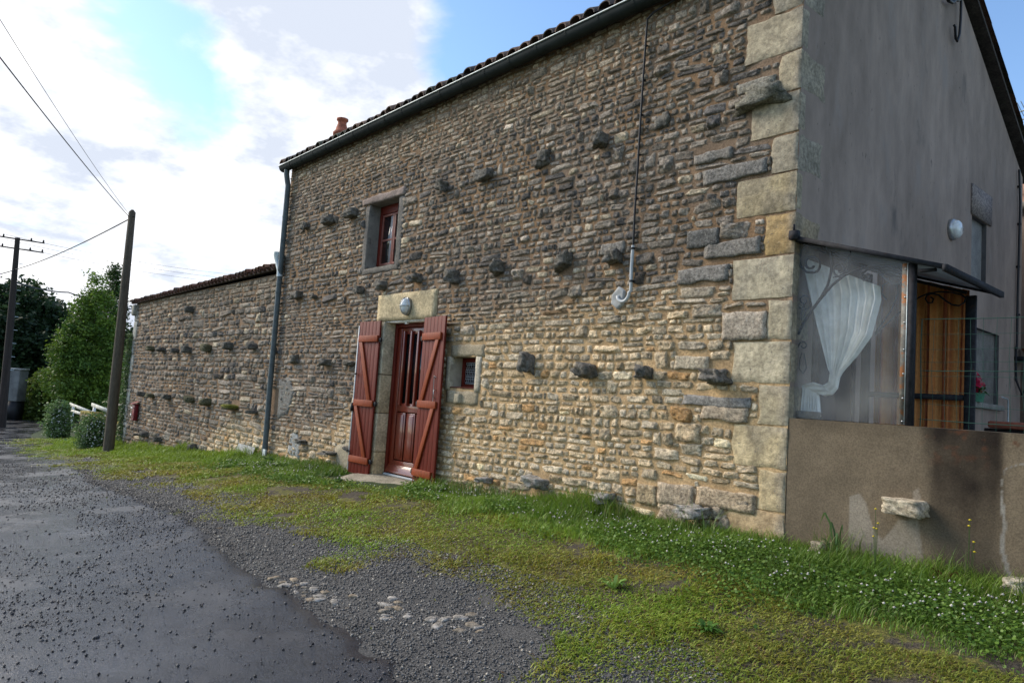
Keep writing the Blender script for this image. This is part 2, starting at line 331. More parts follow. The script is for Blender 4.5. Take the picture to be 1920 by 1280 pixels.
# ------------------------------------------------------------ stone walling
def stone_batch(S, nu, nv, seed, es=9, et=9):
    """S: (n,5) cx cz w h dep -> V (n, nu*nv, 3), template faces; front faces -y"""
    r = np.random.default_rng(seed); n = len(S)
    s = np.linspace(-1, 1, nu); t = np.linspace(-1, 1, nv); Sg, Tg = np.meshgrid(s, t)
    Sg = np.sign(Sg)*np.abs(Sg)**.8; Tg = np.sign(Tg)*np.abs(Tg)**.8
    Sg = Sg.ravel()[None]; Tg = Tg.ravel()[None]
    cx, cz, w, h, dep = [S[:, k:k+1] for k in range(5)]
    cor = r.normal(0, .15, (n, 8)); k = r.uniform(-.02, .10, (n, 1))
    bl = [(1-Sg)*(1-Tg)/4, (1+Sg)*(1-Tg)/4, (1-Sg)*(1+Tg)/4, (1+Sg)*(1+Tg)/4]
    dx = sum(bl[i]*cor[:, i:i+1] for i in range(4)); dz = sum(bl[i]*cor[:, 4+i:5+i] for i in range(4))
    edge = (np.abs(Sg) > .99) | (np.abs(Tg) > .99)
    jx = r.normal(0, .055, (n, nu*nv)); jz = r.normal(0, .075, (n, nu*nv))
    u = Sg*(1-k*Tg**2)+dx*np.abs(Sg)+jx; v = Tg*(1-k*Sg**2)+dz*np.abs(Tg)+jz
    ang = r.normal(0, .05, (n, 1))
    lx, lz = u*w/2, v*h/2
    X = cx+lx*np.cos(ang)-lz*np.sin(ang); Z = cz+lx*np.sin(ang)+lz*np.cos(ang)
    prof = (1-np.abs(Sg)**es)*(1-np.abs(Tg)**et)
    tilt = r.normal(0, .25, (n, 1))*Sg+(r.normal(0, .25, (n, 1))-.10)*Tg
    crease = r.normal(0, 1, (n, 2)); crease /= np.linalg.norm(crease, axis=1, keepdims=True)
    rock = r.normal(0, .27, (n, nu*nv))-.5*np.abs(crease[:, :1]*Sg+crease[:, 1:]*Tg-r.uniform(-.5, .5, (n, 1)))
    Yv = -dep*prof*(1+tilt+rock)
    Yv = np.where(edge, .016, np.minimum(Yv, -.004))
    V = np.stack([X, Yv, Z], -1)
    i = np.arange(nv-1)[:, None]*nu+np.arange(nu-1)[None, :]
    F = np.stack([i, i+1, i+nu+1, i+nu], -1).reshape(-1, 4)
    return V, F
def hit(x0, x1, z0, z1, R):
    for a in R:
        if x0 < a[1] and x1 > a[0] and z0 < a[3] and z1 > a[2]: return a
    return None
def lay(x0, x1, z0, z1, blocked, rowh, wmean, dblp, rnd, zbot):
    """coursed rubble; returns stones (cx, cz, w, h)"""
    rows = []; z = z0
    while z < z1:
        h = rowh*rnd.choice([.7, .85, 1.0, 1.0, 1.15, 1.35]); rows.append((z, min(z+h, z1))); z += h
    pre = [[] for _ in range(len(rows)+3)]; out = []
    for k, (a, b) in enumerate(rows):
        if b-a < .03: continue
        B = [(q[0], q[1]) for q in blocked if a+.2*(b-a) < q[3] and b-.2*(b-a) > q[2]]+pre[k]
        B.sort(); x = x0; segs = []
        for q in B:
            if q[0] > x: segs.append((x, min(q[0], x1)))
            x = max(x, q[1])
        if x < x1: segs.append((x, x1))
        for s0, s1 in segs:
            x = s0
            while x < s1-.02:
                wm = wmean(x, a); w = wm*math.exp(rnd.gauss(0, .50)); w = max(.05, min(w, 3.2*wm))
                if s1-(x+w) < .06: w = s1-x
                if w > .45 and s1-x == w and w > 2.5*wm: w /= 2
                h = b-a; top = b
                p = dblp(x, a)
                if rnd.random() < p and k+1 < len(rows) and w > .09:
                    nb = rows[k+1][1]
                    if not any(a < q[3] and nb > q[2] and x < q[1] and x+w > q[0] for q in blocked) and not any(x < q[1] and x+w > q[0] for q in pre[k+1]):
                        pre[k+1].append((x, x+w)); top = nb; w = w if rnd.random() < .5 else w
                if top > zbot(x):
                    g = .003+.007*rnd.random(); gx_ = g+.0022*(2.8-x)*rnd.uniform(.4, 1)
                    # sometimes a course is split into two thin stones
                    if top == b and (b-a) > .085 and rnd.random() < .10:
                        hm = a+(b-a)*rnd.uniform(.4, .6)
                        out.append((x+w/2, (a+hm)/2, w-gx_, hm-a-g*.8)); out.append((x+w/2, (hm+b)/2, w-gx_, b-hm-g*.8))
                    else: out.append((x+w/2, (a+top)/2, max(w-gx_, .03), max(top-a-g, .025)))
                x += w
    return out
def wave(x, z, amp):
    P = np.stack([np.asarray(x, float)*.55, np.asarray(z, float)*.8], -1).reshape(-1, 2)
    return (amp*vnoise(P, 21, 2)).reshape(np.shape(x))
def zb_house(x):   # height where tan stone gives way to grey lichen-covered stone
    return np.interp(x, [-9.7, -8.5, -7.2, -6.2, -5.2, -4, -2, -.8, 0], [-1.0, -1.0, -.65, .2, .75, .95, .95, .9, .7])
def zb_barn(x): return np.interp(x, [-19.6, -15, -12.5, -11.5, -9.7], [-2.2, -1.9, -1.25, -.85, -.75])
def stone_colors(S, zb, r, top_light=None):
    x, z = S[:, 0], S[:, 1]; n = len(S)
    w = sm(((z-zb(x))/.9)+.5+.35*vnoise(np.stack([x*1.1, z*1.6], 1), 5)+r.normal(0, .10, n))
    tan = np.array([.475, .355, .215]); tan2 = np.array([.42, .35, .25]); ochre = np.array([.44, .26, .115])
    gry = np.array([.150, .126, .103]); gry2 = np.array([.235, .200, .160]); drk = np.array([.105, .094, .085])
    a = r.random((n, 1)); b = r.random((n, 1))
    T = tan*(1-a)+tan2*a; T = np.where(b > .955, ochre, T)
    Gc = gry*(1-a)+gry2*a; Gc = np.where(b > .86, drk, Gc); Gc = np.where((b < .06), tan2*.85, Gc)
    if top_light is not None:
        tl = sm((z-top_light(x))/.7+.4+.3*vnoise(np.stack([x*1.3, z*2], 1), 6))[:, None]*.55; Gc = Gc*(1-tl)+np.array([.34, .265, .18])*tl
    c = T*(1-w[:, None])+Gc*w[:, None]
    c *= 1.06*np.exp(r.normal(0, .18, (n, 1)))
    return np.clip(c, .02, .7)
def cam_px(x, y, z):
    d = np.stack([x-CAM[0], y-CAM[1], z-CAM[2]], -1); return FPX/(d@_F)
def build_stones(S, zb, parent, seed, top_light=None, nbig=300, part='stone', yoff=0.0, dscale=1.0, es=11):
    r = np.random.default_rng(seed); S = np.array(S)
    S[:, 1] += wave(S[:, 0], S[:, 1], .035)
    n = len(S); dep = (.015+.017*r.random(n))*np.clip(S[:, 3]/.09, .7, 1.5)*dscale
    S = np.concatenate([S, dep[:, None]], 1)
    ppm = cam_px(S[:, 0], 0*S[:, 0], S[:, 1]); area = S[:, 2]*S[:, 3]*ppm**2*np.clip(5.3/np.hypot(CAM[0]-S[:, 0], 5.3), 0, 1)
    d = CAM[None]-np.stack([S[:, 0], 0*S[:, 0], S[:, 1]], 1); 
    vis = np.ones(n, bool); rel = np.stack([S[:, 0]-CAM[0], 0*S[:, 0]-CAM[1], S[:, 1]-CAM[2]], 1); zc = rel@_F
    px = 960+FPX*(rel@_R)/zc; py = 640-FPX*(rel@_U)/zc
    vis = (zc > 0) & (px > 0) & (px < 1920) & (py > 8) & (py < 1280) & (S[:, 1]-S[:, 3]/2 > G(S[:, 0], 0*S[:, 0])+.05)
    order = np.argsort(-(area*vis)); big = np.zeros(n, bool); big[order[:nbig]] = True
    col = stone_colors(S, zb, r, top_light)
    def vcol(c, k): return np.repeat(c, k, 0)*np.exp(r.normal(0, .07, (len(c)*k, 1)))
    # the largest in view: one object each
    Sb = S[big]; V, F = stone_batch(Sb, 10, 8, seed+1, es, 10); V[..., 1] += yoff
    if parent is not None:
        off = None
        for k in range(len(Sb)):
            me = make_mesh(part, V[k], [F], vcol(col[big][k:k+1], V.shape[1]), M_stone)
            link(part, me, parent)
    # the rest: joined
    mb = MB()
    for lo, hi, nu, nv in ((85, 1e9, 7, 6), (0, 85, 5, 5)):
        sel = (~big) & (ppm >= lo) & (ppm < hi)
        if sel.sum() == 0: continue
        V, F = stone_batch(S[sel], nu, nv, seed+nu, es if nu == 7 else 5, 9); V[..., 1] += yoff; k = V.shape[1]
        FF = (F[None]+(np.arange(len(V))*k)[:, None, None]).reshape(-1, 4)
        mb.add(V.reshape(-1, 3), FF, vcol(col[sel], k))
    o = mb.build('small_stones', M_stone, parent); tag(o, kind='stuff')
    return S
def mortar_sheet(name, x0, x1, z0, z1, holes, step, zb, parent, seed, top_light=None, y=0.0):
    xs = sorted(set(list(np.arange(x0, x1, step))+[x1]+[h for q in holes for h in q[:2]])); zs = sorted(set(list(np.arange(z0, z1, step))+[z1]+[h for q in holes for h in q[2:4]]))
    X, Z, F = grid(np.array(xs), np.array(zs))
    cx = X[F].mean(1); cz = Z[F].mean(1); keep = np.ones(len(F), bool)
    for q in holes: keep &= ~((cx > q[0]) & (cx < q[1]) & (cz > q[2]) & (cz < q[3]))
    P = np.stack([X, Z], 1); Yd = y+.006*vnoise(P*14, seed)+.005*vnoise(P*40, seed+1, 1)-.001
    w = sm(((Z-zb(X))/.9)+.5+.3*vnoise(P*1.2, 5))[:, None]
    c = np.array([.45, .305, .16])*(1-w)+np.array([.225, .140, .078])*w
    v2 = sm(.5+vnoise(P*2.2, seed+7)*1.2)[:, None]; c = c*(1-.4*v2*w)+np.array([.16, .14, .12])*.4*v2*w
    me = make_mesh(name, np.stack([X, Yd, Z], 1), [F[keep]], c, M_mortar)
    return link(name, me, parent)

def rock(c, dx, dy, dz, seed, col, res=5, rough=.16, flat=.55):
    """irregular block; returns V,F,col"""
    r = np.random.default_rng(seed); V = []; F = []; idx = {}
    def vid(p):
        k = tuple(p)
        if k not in idx: idx[k] = len(V); V.append(p)
        return idx[k]
    n = res-1
    for ax in range(3):
        for sd in (0, n):
            for i in range(n):
                for j in range(n):
                    q = []
                    for (a, b) in ((0, 0), (1, 0), (1, 1), (0, 1)):
                        p = [0, 0, 0]; p[ax] = sd; p[(ax+1) % 3] = i+a; p[(ax+2) % 3] = j+b; q.append(vid(tuple(p)))
                    F.append(q if sd else q[::-1])
    P = np.array(V, float)/n*2-1
    S = P/np.linalg.norm(P, axis=1, keepdims=True); P = P*flat+S*(1-flat)*1.15
    P *= 1+rough*vnoise(P*1.4+seed*.37, seed % 50, 2)[:, None]*1.6+r.normal(0, rough*.18, (len(P), 1))
    P[:, 2] += .15*P[:, 0]*r.normal(); P[:, 0] *= 1-.15*P[:, 2]*r.random()
    cc = np.ones((len(P), 3))*np.asarray(col)*np.exp(r.normal(0, .12, (len(P), 1)))
    return P*np.array([dx, dy, dz])/2+np.asarray(c), np.array(F), cc
# ------------------------------------------------------------ the stone house
house = empty('stone_house', (-5, 0, -1.4))
tag(house, 'tall rubble stone house with red shutters beside the door and a grey rendered gable', 'house')
DOOR = (-6.03, -4.99, -1.17, .97); WIN = (-6.75, -5.95, 1.79, 2.765); SWIN = (-4.42, -3.92, .09, .47)
HOLES = [DOOR, WIN, SWIN, (-4.78, -4.05, -3, -2.9)]
HX0 = -9.78; EAVE = 3.9
# quoins: (left x, z0, z1, gable width, colour)
qpy = [-60, 8, 90, 165, 245, 318, 395, 475, 558, 638, 722, 800, 883, 962, 1075]
qz = [PY(1508-(y-90)*42/930, y)[2] for y in qpy]
qleft = [1452, 1402, 1462, 1409, 1447, 1383, 1435, 1373, 1440, 1373, 1422, 1372, 1422, 1365]
qyr = [.40, .10, .42, .10, .42, .09, .42, .10, .30, .12, .36, .12, .36, .12]
qcol = [(.28, .25, .20), (.36, .315, .24), (.34, .295, .22), (.35, .305, .23), (.28, .25, .20), (.33, .275, .18), (.33, .235, .12), (.41, .365, .28), (.35, .31, .235), (.44, .39, .295), (.44, .375, .265), (.47, .385, .25), (.46, .37, .235), (.44, .325, .20)]
QB = []
for k in range(len(qleft)):
    zt, zb_ = qz[k], qz[k+1]; zm = (zt+zb_)/2; pyv = (qpy[k]+qpy[k+1])/2
    xl = PY(qleft[k], pyv)[0]; QB.append((xl, 0.02, zb_, zt))
    r = np.random.default_rng(400+k)
    # finely divided block with slightly worn, uneven arrises
    def face(u0, u1, v0, v1, nu, nv): return np.meshgrid(np.linspace(u0, u1, nu), np.linspace(v0, v1, nv))
    g = .007; nu, nv, nw = 14, 11, 7
    xa, xb = xl+.004, .004; ya, yb = -.016, qyr[k]; za, zb2 = zb_+g*.5, zt-g*.5
    mb = MB()
    def wear(P):
        P = np.array(P, float); q = np.stack([(P[:, 0]-xa)/(xb-xa), (P[:, 1]-ya)/(yb-ya), (P[:, 2]-za)/(zb2-za)], 1)*2-1
        dist = np.stack([(P[:, 0]-xa), (xb-P[:, 0]), (P[:, 1]-ya), (yb-P[:, 1]), (P[:, 2]-za), (zb2-P[:, 2])], 1); ds = np.sort(dist, 1)
        e = np.clip(1-ds[:, 1]/.03, 0, 1)**2*.012*(1+1.2*vnoise(P*9, k, 2)); cen = np.array([(xa+xb)/2, (ya+yb)/2+.1, (za+zb2)/2])
        D = cen-P; D /= np.linalg.norm(D, axis=1, keepdims=True)
        P += D*e[:, None]
        nrm = .0035*vnoise(P*16, 60+k, 3); P[:, 1] += nrm; P[:, 0] += nrm*.6
        P[:, 0] += np.where(q[:, 0] < -.99, .022*vnoise(P[:, 2:3]*np.array([[9., 5.]]), 80+k, 2), 0)
        return P
    def quadgrid(A, B, fix, order, nu, nv, flip=False):
        U, Vv = np.meshgrid(np.linspace(A[0], A[1], nu), np.linspace(B[0], B[1], nv)); n_ = U.size; P = np.zeros((n_, 3))
        P[:, order[0]] = U.ravel(); P[:, order[1]] = Vv.ravel(); P[:, order[2]] = fix
        i = np.arange(nv-1)[:, None]*nu+np.arange(nu-1)[None, :]; F = np.stack([i, i+1, i+nu+1, i+nu], -1).reshape(-1, 4)
        if flip: F = F[:, ::-1]
        base_c = np.array(qcol[k])*np.array([1.03, .99, .90]); W_ = wear(P); cw = np.repeat(base_c[None], len(W_), 0); gs = sm((W_[:, 0]+.10+.06*vnoise(W_[:, 1:]*6, k, 2))/.10)[:, None]*.55; cw = cw*(1-gs)+np.array([.215, .19, .16])*gs; lich = sm(vnoise(W_*5, 90+k, 3)*2.2-.1+.35*(pyv < 450))[:, None]*.42; cw = cw*(1-lich)+np.array([.21, .185, .15])*lich; mb.add(W_, F, cw)
    quadgrid((xa, xb), (za, zb2), ya, (0, 2, 1), nu, nv); quadgrid((ya, yb), (za, zb2), xb, (1, 2, 0), nw, nv)
    quadgrid((xa, xb), (ya, yb), zb2, (0, 1, 2), nu, nw); quadgrid((xa, xb), (ya, yb), za, (0, 1, 2), nu, nw, True); quadgrid((ya, yb), (za, zb2), xa, (1, 2, 0), nw, nv, True)
    quoin_o = mb.build('quoin', M_quoin, house)
    if k == 6: tag(quoin_o, 'orange stained corner block')
LINTEL = (-6.27, -4.82, .97, 1.35)
def rough_block(name, x0, x1, z0, z1, y0, y1, seed, colr, mtl=None, nx=12, nz=6, jag=.012, bow=.0, parent=None):
    """dressed or broken slab with uneven face and edges"""
    X, Z = np.meshgrid(np.linspace(x0, x1, nx), np.linspace(z0, z1, nz)); n = X.size; X = X.ravel(); Z = Z.ravel()
    P2 = np.stack([X, Z], 1); eX = (np.isclose(X, x0) | np.isclose(X, x1)); eZ = (np.isclose(Z, z0) | np.isclose(Z, z1))
    Xj = X+np.where(eX, jag*vnoise(P2*11, seed), 0); Zj = Z+np.where(eZ, jag*vnoise(P2*11, seed+1), 0)
    Yf = y0+jag*.6*vnoise(P2*15, seed+2)+np.where(eX | eZ, .006, 0)
    V = np.concatenate([np.stack([Xj, Yf, Zj], 1), np.stack([Xj, np.full(n, y1), Zj], 1)])
    i = np.arange(nz-1)[:, None]*nx+np.arange(nx-1)[None, :]; F = [np.stack([i, i+1, i+nx+1, i+nx], -1).reshape(-1, 4)]
    def side(idx): a = np.array(idx[:-1]); b = np.array(idx[1:]); F.append(np.stack([a, a+n, b+n, b], 1))
    side([j for j in range(nx)]); side([(nz-1)*nx+j for j in range(nx)][::-1]); side([j*nx for j in range(nz)][::-1]); side([j*nx+nx-1 for j in range(nz)])
    mb = MB(); mb.add(V, np.concatenate(F), colr)
    return mb.build(name, mtl or M_quoin, parent or house)
# projecting stones (px, py, width px, height px, how far out)
PROJ = [(1425, 176, 92, 34, .16), (1127, 262, 24, 20, .16), (1018, 296, 34, 18, .10), (908, 327, 38, 11, .12), (829, 349, 18, 14, .14), (658, 399, 22, 10, .16), (617, 411, 20, 11, .16), (573, 424, 13, 9, .12),
        (932, 503, 22, 20, .16), (1055, 490, 38, 22, .15), (1150, 480, 36, 24, .16), (847, 519, 22, 20, .16), (778, 521, 22, 15, .16), (714, 535, 20, 16, .14), (673, 543, 16, 13, .15), (556, 553, 22, 14, .15), (588, 556, 12, 8, .1),
        (987, 682, 26, 38, .16), (1098, 695, 44, 30, .18), (1207, 697, 32, 28, .17), (1340, 706, 62, 30, .22), (609, 679, 22, 17, .17), (551, 673, 16, 16, .12), (657, 681, 24, 10, .12),
        (618, 849, 30, 12, .17), (565, 828, 20, 13, .15), (654, 841, 16, 12, .15), (910, 899, 26, 16, .17), (1003, 905, 50, 34, .2), (1130, 933, 54, 32, .2), (1300, 958, 84, 40, .26), (1243, 226, 40, 20, .05)]
PB = []; projd = []
PROJ = [(a, b, c, d, e*.82) for a, b, c, d, e in PROJ]
for (px, py, w, h, o) in PROJ:
    p = PY(px, py, -o*.45); q = PY(px+w/2, py+h/2, -o*.5); s = PY(px-w/2, py-h/2, -o*.5)
    dx = max(abs(q[0]-s[0])*.56, .06); dz = abs(s[2]-q[2]) if abs(s[2]-q[2]) > .05 else .06
    PB.append((p[0]-dx/2, p[0]+dx/2, p[2]-dz/2, p[2]+dz/2)); projd.append((p, dx, dz, o))
SURR = (-6.86, -5.84, 1.72, 2.88); SSUR = (-4.51, -3.79, -.10, .62)
CONDUIT = (PY(1152, 560)[0], PY(1173, 560)[0], PY(1160, 578)[2], PY(1160, 540)[2])
blocked = [DOOR, (-6.23, -4.83, -1.4, .97), LINTEL, SURR, SSUR, CONDUIT]+QB+PB
blocked.append((-7.15, -6.23, -1.5, -.88)); blocked.append((-9.75, -9.35, -.55, -.15))
BIG = [(1356, 585, 1438, 638, (.40, .335, .26)), (1292, 430, 1350, 463, (.13, .125, .115)), (1324, 450, 1428, 482, (.215, .195, .17)), (1322, 308, 1440, 338, (.20, .185, .165)), (1304, 284, 1376, 303, (.21, .19, .165)),
       (1236, 906, 1302, 948, (.42, .33, .23)), (1308, 918, 1419, 955, (.44, .335, .22)), (1282, 742, 1408, 764, (.27, .25, .225)), (1318, 762, 1404, 790, (.40, .32, .23)), (1386, 150, 1456, 172, (.24, .22, .18)),
       (1272, 500, 1368, 530, (.23, .21, .185)), (1130, 455, 1172, 478, (.22, .20, .175)), (1268, 668, 1330, 694, (.43, .36, .26)), (1196, 905, 1232, 945, (.43, .32, .19))]
BIGR = [(PY(a, b)[0], PY(c, d)[0], PY((a+c)/2, d)[2], PY((a+c)/2, b)[2], col) for a, b, c, d, col in BIG]
blocked += [q[:4] for q in BIGR]; BIGR = [(*q[:4], tuple(.86*v for v in q[4])) for q in BIGR]
rnd = random.Random(11)
def top_house(x): return np.interp(x, [-9.8, -6, -3, -1.2, 0], [3.55, 3.25, 3.15, 3.5, 4.2])
wm = lambda x, z: float(np.interp(x, [-9.7, -6, -4, -2, -1.2, 0], [.22, .175, .145, .132, .155, .20]))*(1 if z < 1.6 else .85)
S = lay(HX0, 0, -1.55, EAVE, blocked, (.070), wm, lambda x, z: .02+.03*max(0, min(1, (x+6)/5))+(.09 if x > -1.0 else 0), rnd, lambda x: float(G(x, 0))-.12)
# some long blocks hooked between the quoins
S_house = build_stones(S, zb_house, house, 31, top_house)
mortar_sheet('mortar_wall', HX0, .0, -2.0, EAVE+.05, HOLES[:3], .055, zb_house, house, 12)
for k, ((p, dx, dz, o), spec) in enumerate(zip(projd, PROJ)):
    low = spec[1] > 880
    colr = (.26, .24, .21) if low else (.13, .118, .10)
    if k == 0: colr = (.16, .15, .12); dx *= 1.5; dz *= .75; o = .12
    V, F, c = rock((p[0], -o/2+.04, p[2]+wave(p[0], p[2], .02)*0), dx*1.0, o+.08, dz*.85, 500+k, colr, res=7, rough=.34, flat=.80)
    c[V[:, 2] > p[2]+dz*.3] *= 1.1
    mb = MB(); mb.add(V, F, c)
    mb.build('projecting_stone', M_stone, house)
for k, (xa_, xb_, za_, zb2_, colr) in enumerate(BIGR): rough_block('stone', xa_+.004, xb_-.004, za_+.004, zb2_-.004, -.030, .04, 1500+k*3, colr, M_stone, 13, 7, .020)
# cavity stones under the big low slab near the corner
for k, (x, z, w, h) in enumerate([(-.62, -.83, .20, .12), (-.38, -.70, .16, .07), (-1.0, -.90, .3, .16), (-.52, -.90, .1, .1)]):
    V, F, c = rock((x, .03, z), w, .12, h, 620+k, (.30, .24, .17), res=5); MB().add(V, F, c).build('stone', M_stone, house)
# render patches (old mortar smears)
def patch(name, pts, mtl, parent, y=-.028, th=.04, seed=0, amp=.006, col=(.3, .28, .25)):
    """irregular patch from an outline in (x,z); fan grid"""
    P = np.array(pts, float); c = P.mean(0); out = []
    k = len(P); m = 6; dense = []
    for i in range(k):
        for t in np.linspace(0, 1, m, endpoint=False): dense.append(P[i]*(1-t)+P[(i+1) % k]*t)
    D = np.array(dense); D += (D-c)*.14*vnoise(D*9, seed, 2)[:, None]; n = len(D)
    rings = [1, .93, .7, .45, .2]; V = []
    for j, s in enumerate(rings):
        q = c+(D-c)*s; yy = np.full(n, y) if j else np.full(n, y+th); yy = yy+amp*vnoise(q*12, seed+3, 2)
        V.append(np.stack([q[:, 0], yy, q[:, 1]], 1))
    V.append(np.array([[c[0], y, c[1]]])); V = np.concatenate(V)
    F4 = [(j*n+i, j*n+(i+1) % n, (j+1)*n+(i+1) % n, (j+1)*n+i) for j in range(len(rings)-1) for i in range(n)]
    F3 = [((len(rings)-1)*n+i, (len(rings)-1)*n+(i+1) % n, len(rings)*n) for i in range(n)]
    A = V[F4[0][0]]; mb = MB(); mb.add(V, F4, col); mb.add(V, F3, col)
    me = mb.build(name, mtl, parent)
    return me
def patch_px(name, px, mtl, parent, **k): return patch(name, [(PY(a, b)[0], PY(a, b)[2]) for a, b in px], mtl, parent, **k)
patch_px('render_patch', [(628, 835), (663, 825), (668, 900), (640, 918), (634, 890)], M_mortar, house, seed=4, col=(.34, .285, .20), y=-.022)
patch_px('render_patch', [(524, 712), (545, 705), (552, 735), (540, 775), (520, 790)], M_mortar, house, seed=5, col=(.20, .19, .17), y=-.014)
patch_px('render_patch', [(545, 812), (556, 806), (566, 835), (560, 862), (540, 850)], M_mortar, house, seed=6, col=(.30, .30, .285), y=-.014)
patch_px('render_patch', [(1150, 552), (1163, 536), (1174, 545), (1172, 572), (1160, 581), (1148, 572)], M_cement, house, seed=7, col=(.4, .4, .4), y=-.03).data.materials[0] = M_concr
# rear walls, gable in straight-cut pieces round its two windows
rake = lambda y: 3.92+.585*y if y < 2.78 else 3.92+.585*2.78-.585*(y-2.78)
GW1 = (4.17, 4.72, 1.70, 2.53); GW2 = (4.25, 5.28, .34, 1.22)
mb = MB(); ZB = -2.2
def strip(y0, y1, z0, z1a, z1b, x=0.0): mb.add([(x, y0, z0), (x, y1, z0), (x, y1, z1b), (x, y0, z1a)], [(0, 1, 2, 3)])
cuts = [(0.0, 2.78, []), (2.78, 4.17, []), (4.17, 4.25, [GW1]), (4.25, 4.72, [GW2, GW1]), (4.72, 5.28, [GW2]), (5.28, 6.25, [])]
for y0, y1, ws in cuts:
    z = ZB
    for w in ws: strip(y0, y1, z, w[2], w[2]); z = w[3]
    strip(y0, y1, z, rake(y0), rake(y1))
mb.build('gable_wall', M_gable, house)
mb = MB(); mb.add([(HX0, 0, ZB), (HX0, 6.25, ZB), (HX0, 6.25, rake(6.25)), (HX0, 2.78, rake(2.78)), (HX0, 0, 3.92)], np.zeros((0, 3), int)); mb.V = []; mb.F = {3: [], 4: []}; mb.C = []; mb.n = 0
mb.add([(HX0, 0, ZB), (HX0, 2.78, ZB), (HX0, 2.78, rake(2.78)), (HX0, 0, 3.92)], [(3, 2, 1, 0)]); mb.add([(HX0, 2.78, ZB), (HX0, 6.25, ZB), (HX0, 6.25, rake(6.25)), (HX0, 2.78, rake(2.78))], [(3, 2, 1, 0)])
mb.add([(HX0, 6.25, ZB), (0, 6.25, ZB), (0, 6.25, rake(6.25)), (HX0, 6.25, rake(6.25))], [(3, 2, 1, 0)])
mb.build('rear_wall', M_gable, house)
mb = MB(); mb.box((HX0+.05, .45, ZB), (-.05, 6.2, 3.7)); mb.build('inner_wall', M_cement, house)
M_dark = mat('reveal_shade', (.085, .08, .078), var=((5, .2),), bump=((40, .4, .004),), rough=.95)  # shade put into the colour of the gable window reveals, so openings look dark
# gable windows: deep plain reveals with panes
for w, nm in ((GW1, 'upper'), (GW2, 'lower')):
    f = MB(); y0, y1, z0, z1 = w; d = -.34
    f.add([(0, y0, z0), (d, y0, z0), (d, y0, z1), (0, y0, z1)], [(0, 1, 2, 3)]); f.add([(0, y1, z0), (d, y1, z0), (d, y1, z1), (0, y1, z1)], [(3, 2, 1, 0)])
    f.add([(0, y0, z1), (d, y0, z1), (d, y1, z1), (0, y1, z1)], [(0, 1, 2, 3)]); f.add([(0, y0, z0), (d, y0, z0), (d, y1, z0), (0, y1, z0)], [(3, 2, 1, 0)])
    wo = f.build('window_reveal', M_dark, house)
    g = MB()
    for a, b in (((d-.03, y0, z0), (d+.03, y0+.05, z1)), ((d-.03, y1-.05, z0), (d+.03, y1, z1)), ((d-.03, y0+.05, z1-.05), (d+.03, y1-.05, z1)), ((d-.03, y0+.05, z0), (d+.03, y1-.05, z0+.05))): g.box(a, b)
    g.build('window_frame', M_red, wo, bevel=.004)
    MB().box((d-.012, y0+.05, z0+.05), (d, y1-.05, z1-.05)).build('pane', mat('dull_glass', (.03, .032, .036), var=(), bump=(), rough=.8, spec=.03), wo)
MB().box((.002, 4.12, 2.535), (.02, 4.86, 2.90)).build('lintel', mat('pink_granite', (.24, .20, .18), var=((40, .5),), bump=((50, 1, .02),)), house)
MB().box((-.05, 4.22, .27), (.05, 5.36, .335)).build('window_sill', M_cement, house, bevel=.006)
# upper front window
def reveal(w, d, mtl, name='window_reveal'):
    x0, x1, z0, z1 = w; f = MB()
    f.add([(x0, -.01, z0), (x0, d, z0), (x0, d, z1), (x0, -.01, z1)], [(0, 1, 2, 3)]); f.add([(x1, -.01, z0), (x1, d, z0), (x1, d, z1), (x1, -.01, z1)], [(3, 2, 1, 0)])
    f.add([(x0, -.01, z1), (x0, d, z1), (x1, d, z1), (x1, -.01, z1)], [(0, 1, 2, 3)]); f.add([(x0, -.01, z0), (x0, d, z0), (x1, d, z0), (x1, -.01, z0)], [(3, 2, 1, 0)])
    return f.build(name, mtl, house)
reveal(WIN, .24, M_cement); 
CM = (.145, .133, .118)
rough_block('window_surround', -6.88, -6.752, 1.72, 2.77, -.012, .05, 701, CM, M_mortar, 5, 14, .016)
rough_block('window_surround', -5.948, -5.80, 1.72, 2.77, -.012, .05, 703, CM, M_mortar, 5, 14, .020)
rough_block('window_surround', -6.88, -5.80, 1.70, 1.787, -.012, .05, 705, (.16, .145, .125), M_mortar, 14, 4, .018)
rough_block('window_lintel', -6.98, -5.78, 2.772, 2.875, -.03, .05, 707, (.24, .19, .165), M_mortar, 18, 5, .028)
fw = MB(); x0, x1, z0, z1 = WIN; yf = .17
for a, b in (((x0, yf, z0), (x0+.06, yf+.06, z1)), ((x1-.06, yf, z0), (x1, yf+.06, z1)), ((x0+.06, yf, z1-.13), (x1-.06, yf+.06, z1)), ((x0+.06, yf, z0), (x1-.06, yf+.06, z0+.05))): fw.box(a, b)
wfo = fw.build('window_frame', M_red, house, bevel=.004)
M_redl = mat('faded_red_wood', (.22, .075, .055), var=((14, .25),), bump=((80, .2, .002),), rough=.5)
for (a0, a1) in ((x0+.06, (x0+x1)/2-.004), ((x0+x1)/2+.004, x1-.06)):
    c_ = MB(); zz0, zz1 = z0+.055, z1-.135
    for a, b in (((a0, yf+.012, zz0), (a0+.035, yf+.05, zz1)), ((a1-.035, yf+.012, zz0), (a1, yf+.05, zz1)), ((a0+.035, yf+.012, zz0), (a1-.035, yf+.05, zz0+.04)), ((a0+.035, yf+.012, zz1-.03), (a1-.035, yf+.05, zz1)), ((a0+.035, yf+.016, (zz0+zz1)/2-.015), (a1-.035, yf+.046, (zz0+zz1)/2+.015))): c_.box(a, b)
    co = c_.build('casement', M_redl, wfo, bevel=.002)
    MB().box((a0+.035, yf+.028, zz0+.04), (a1-.035, yf+.034, zz1-.03)).build('pane', M_glass, wfo)
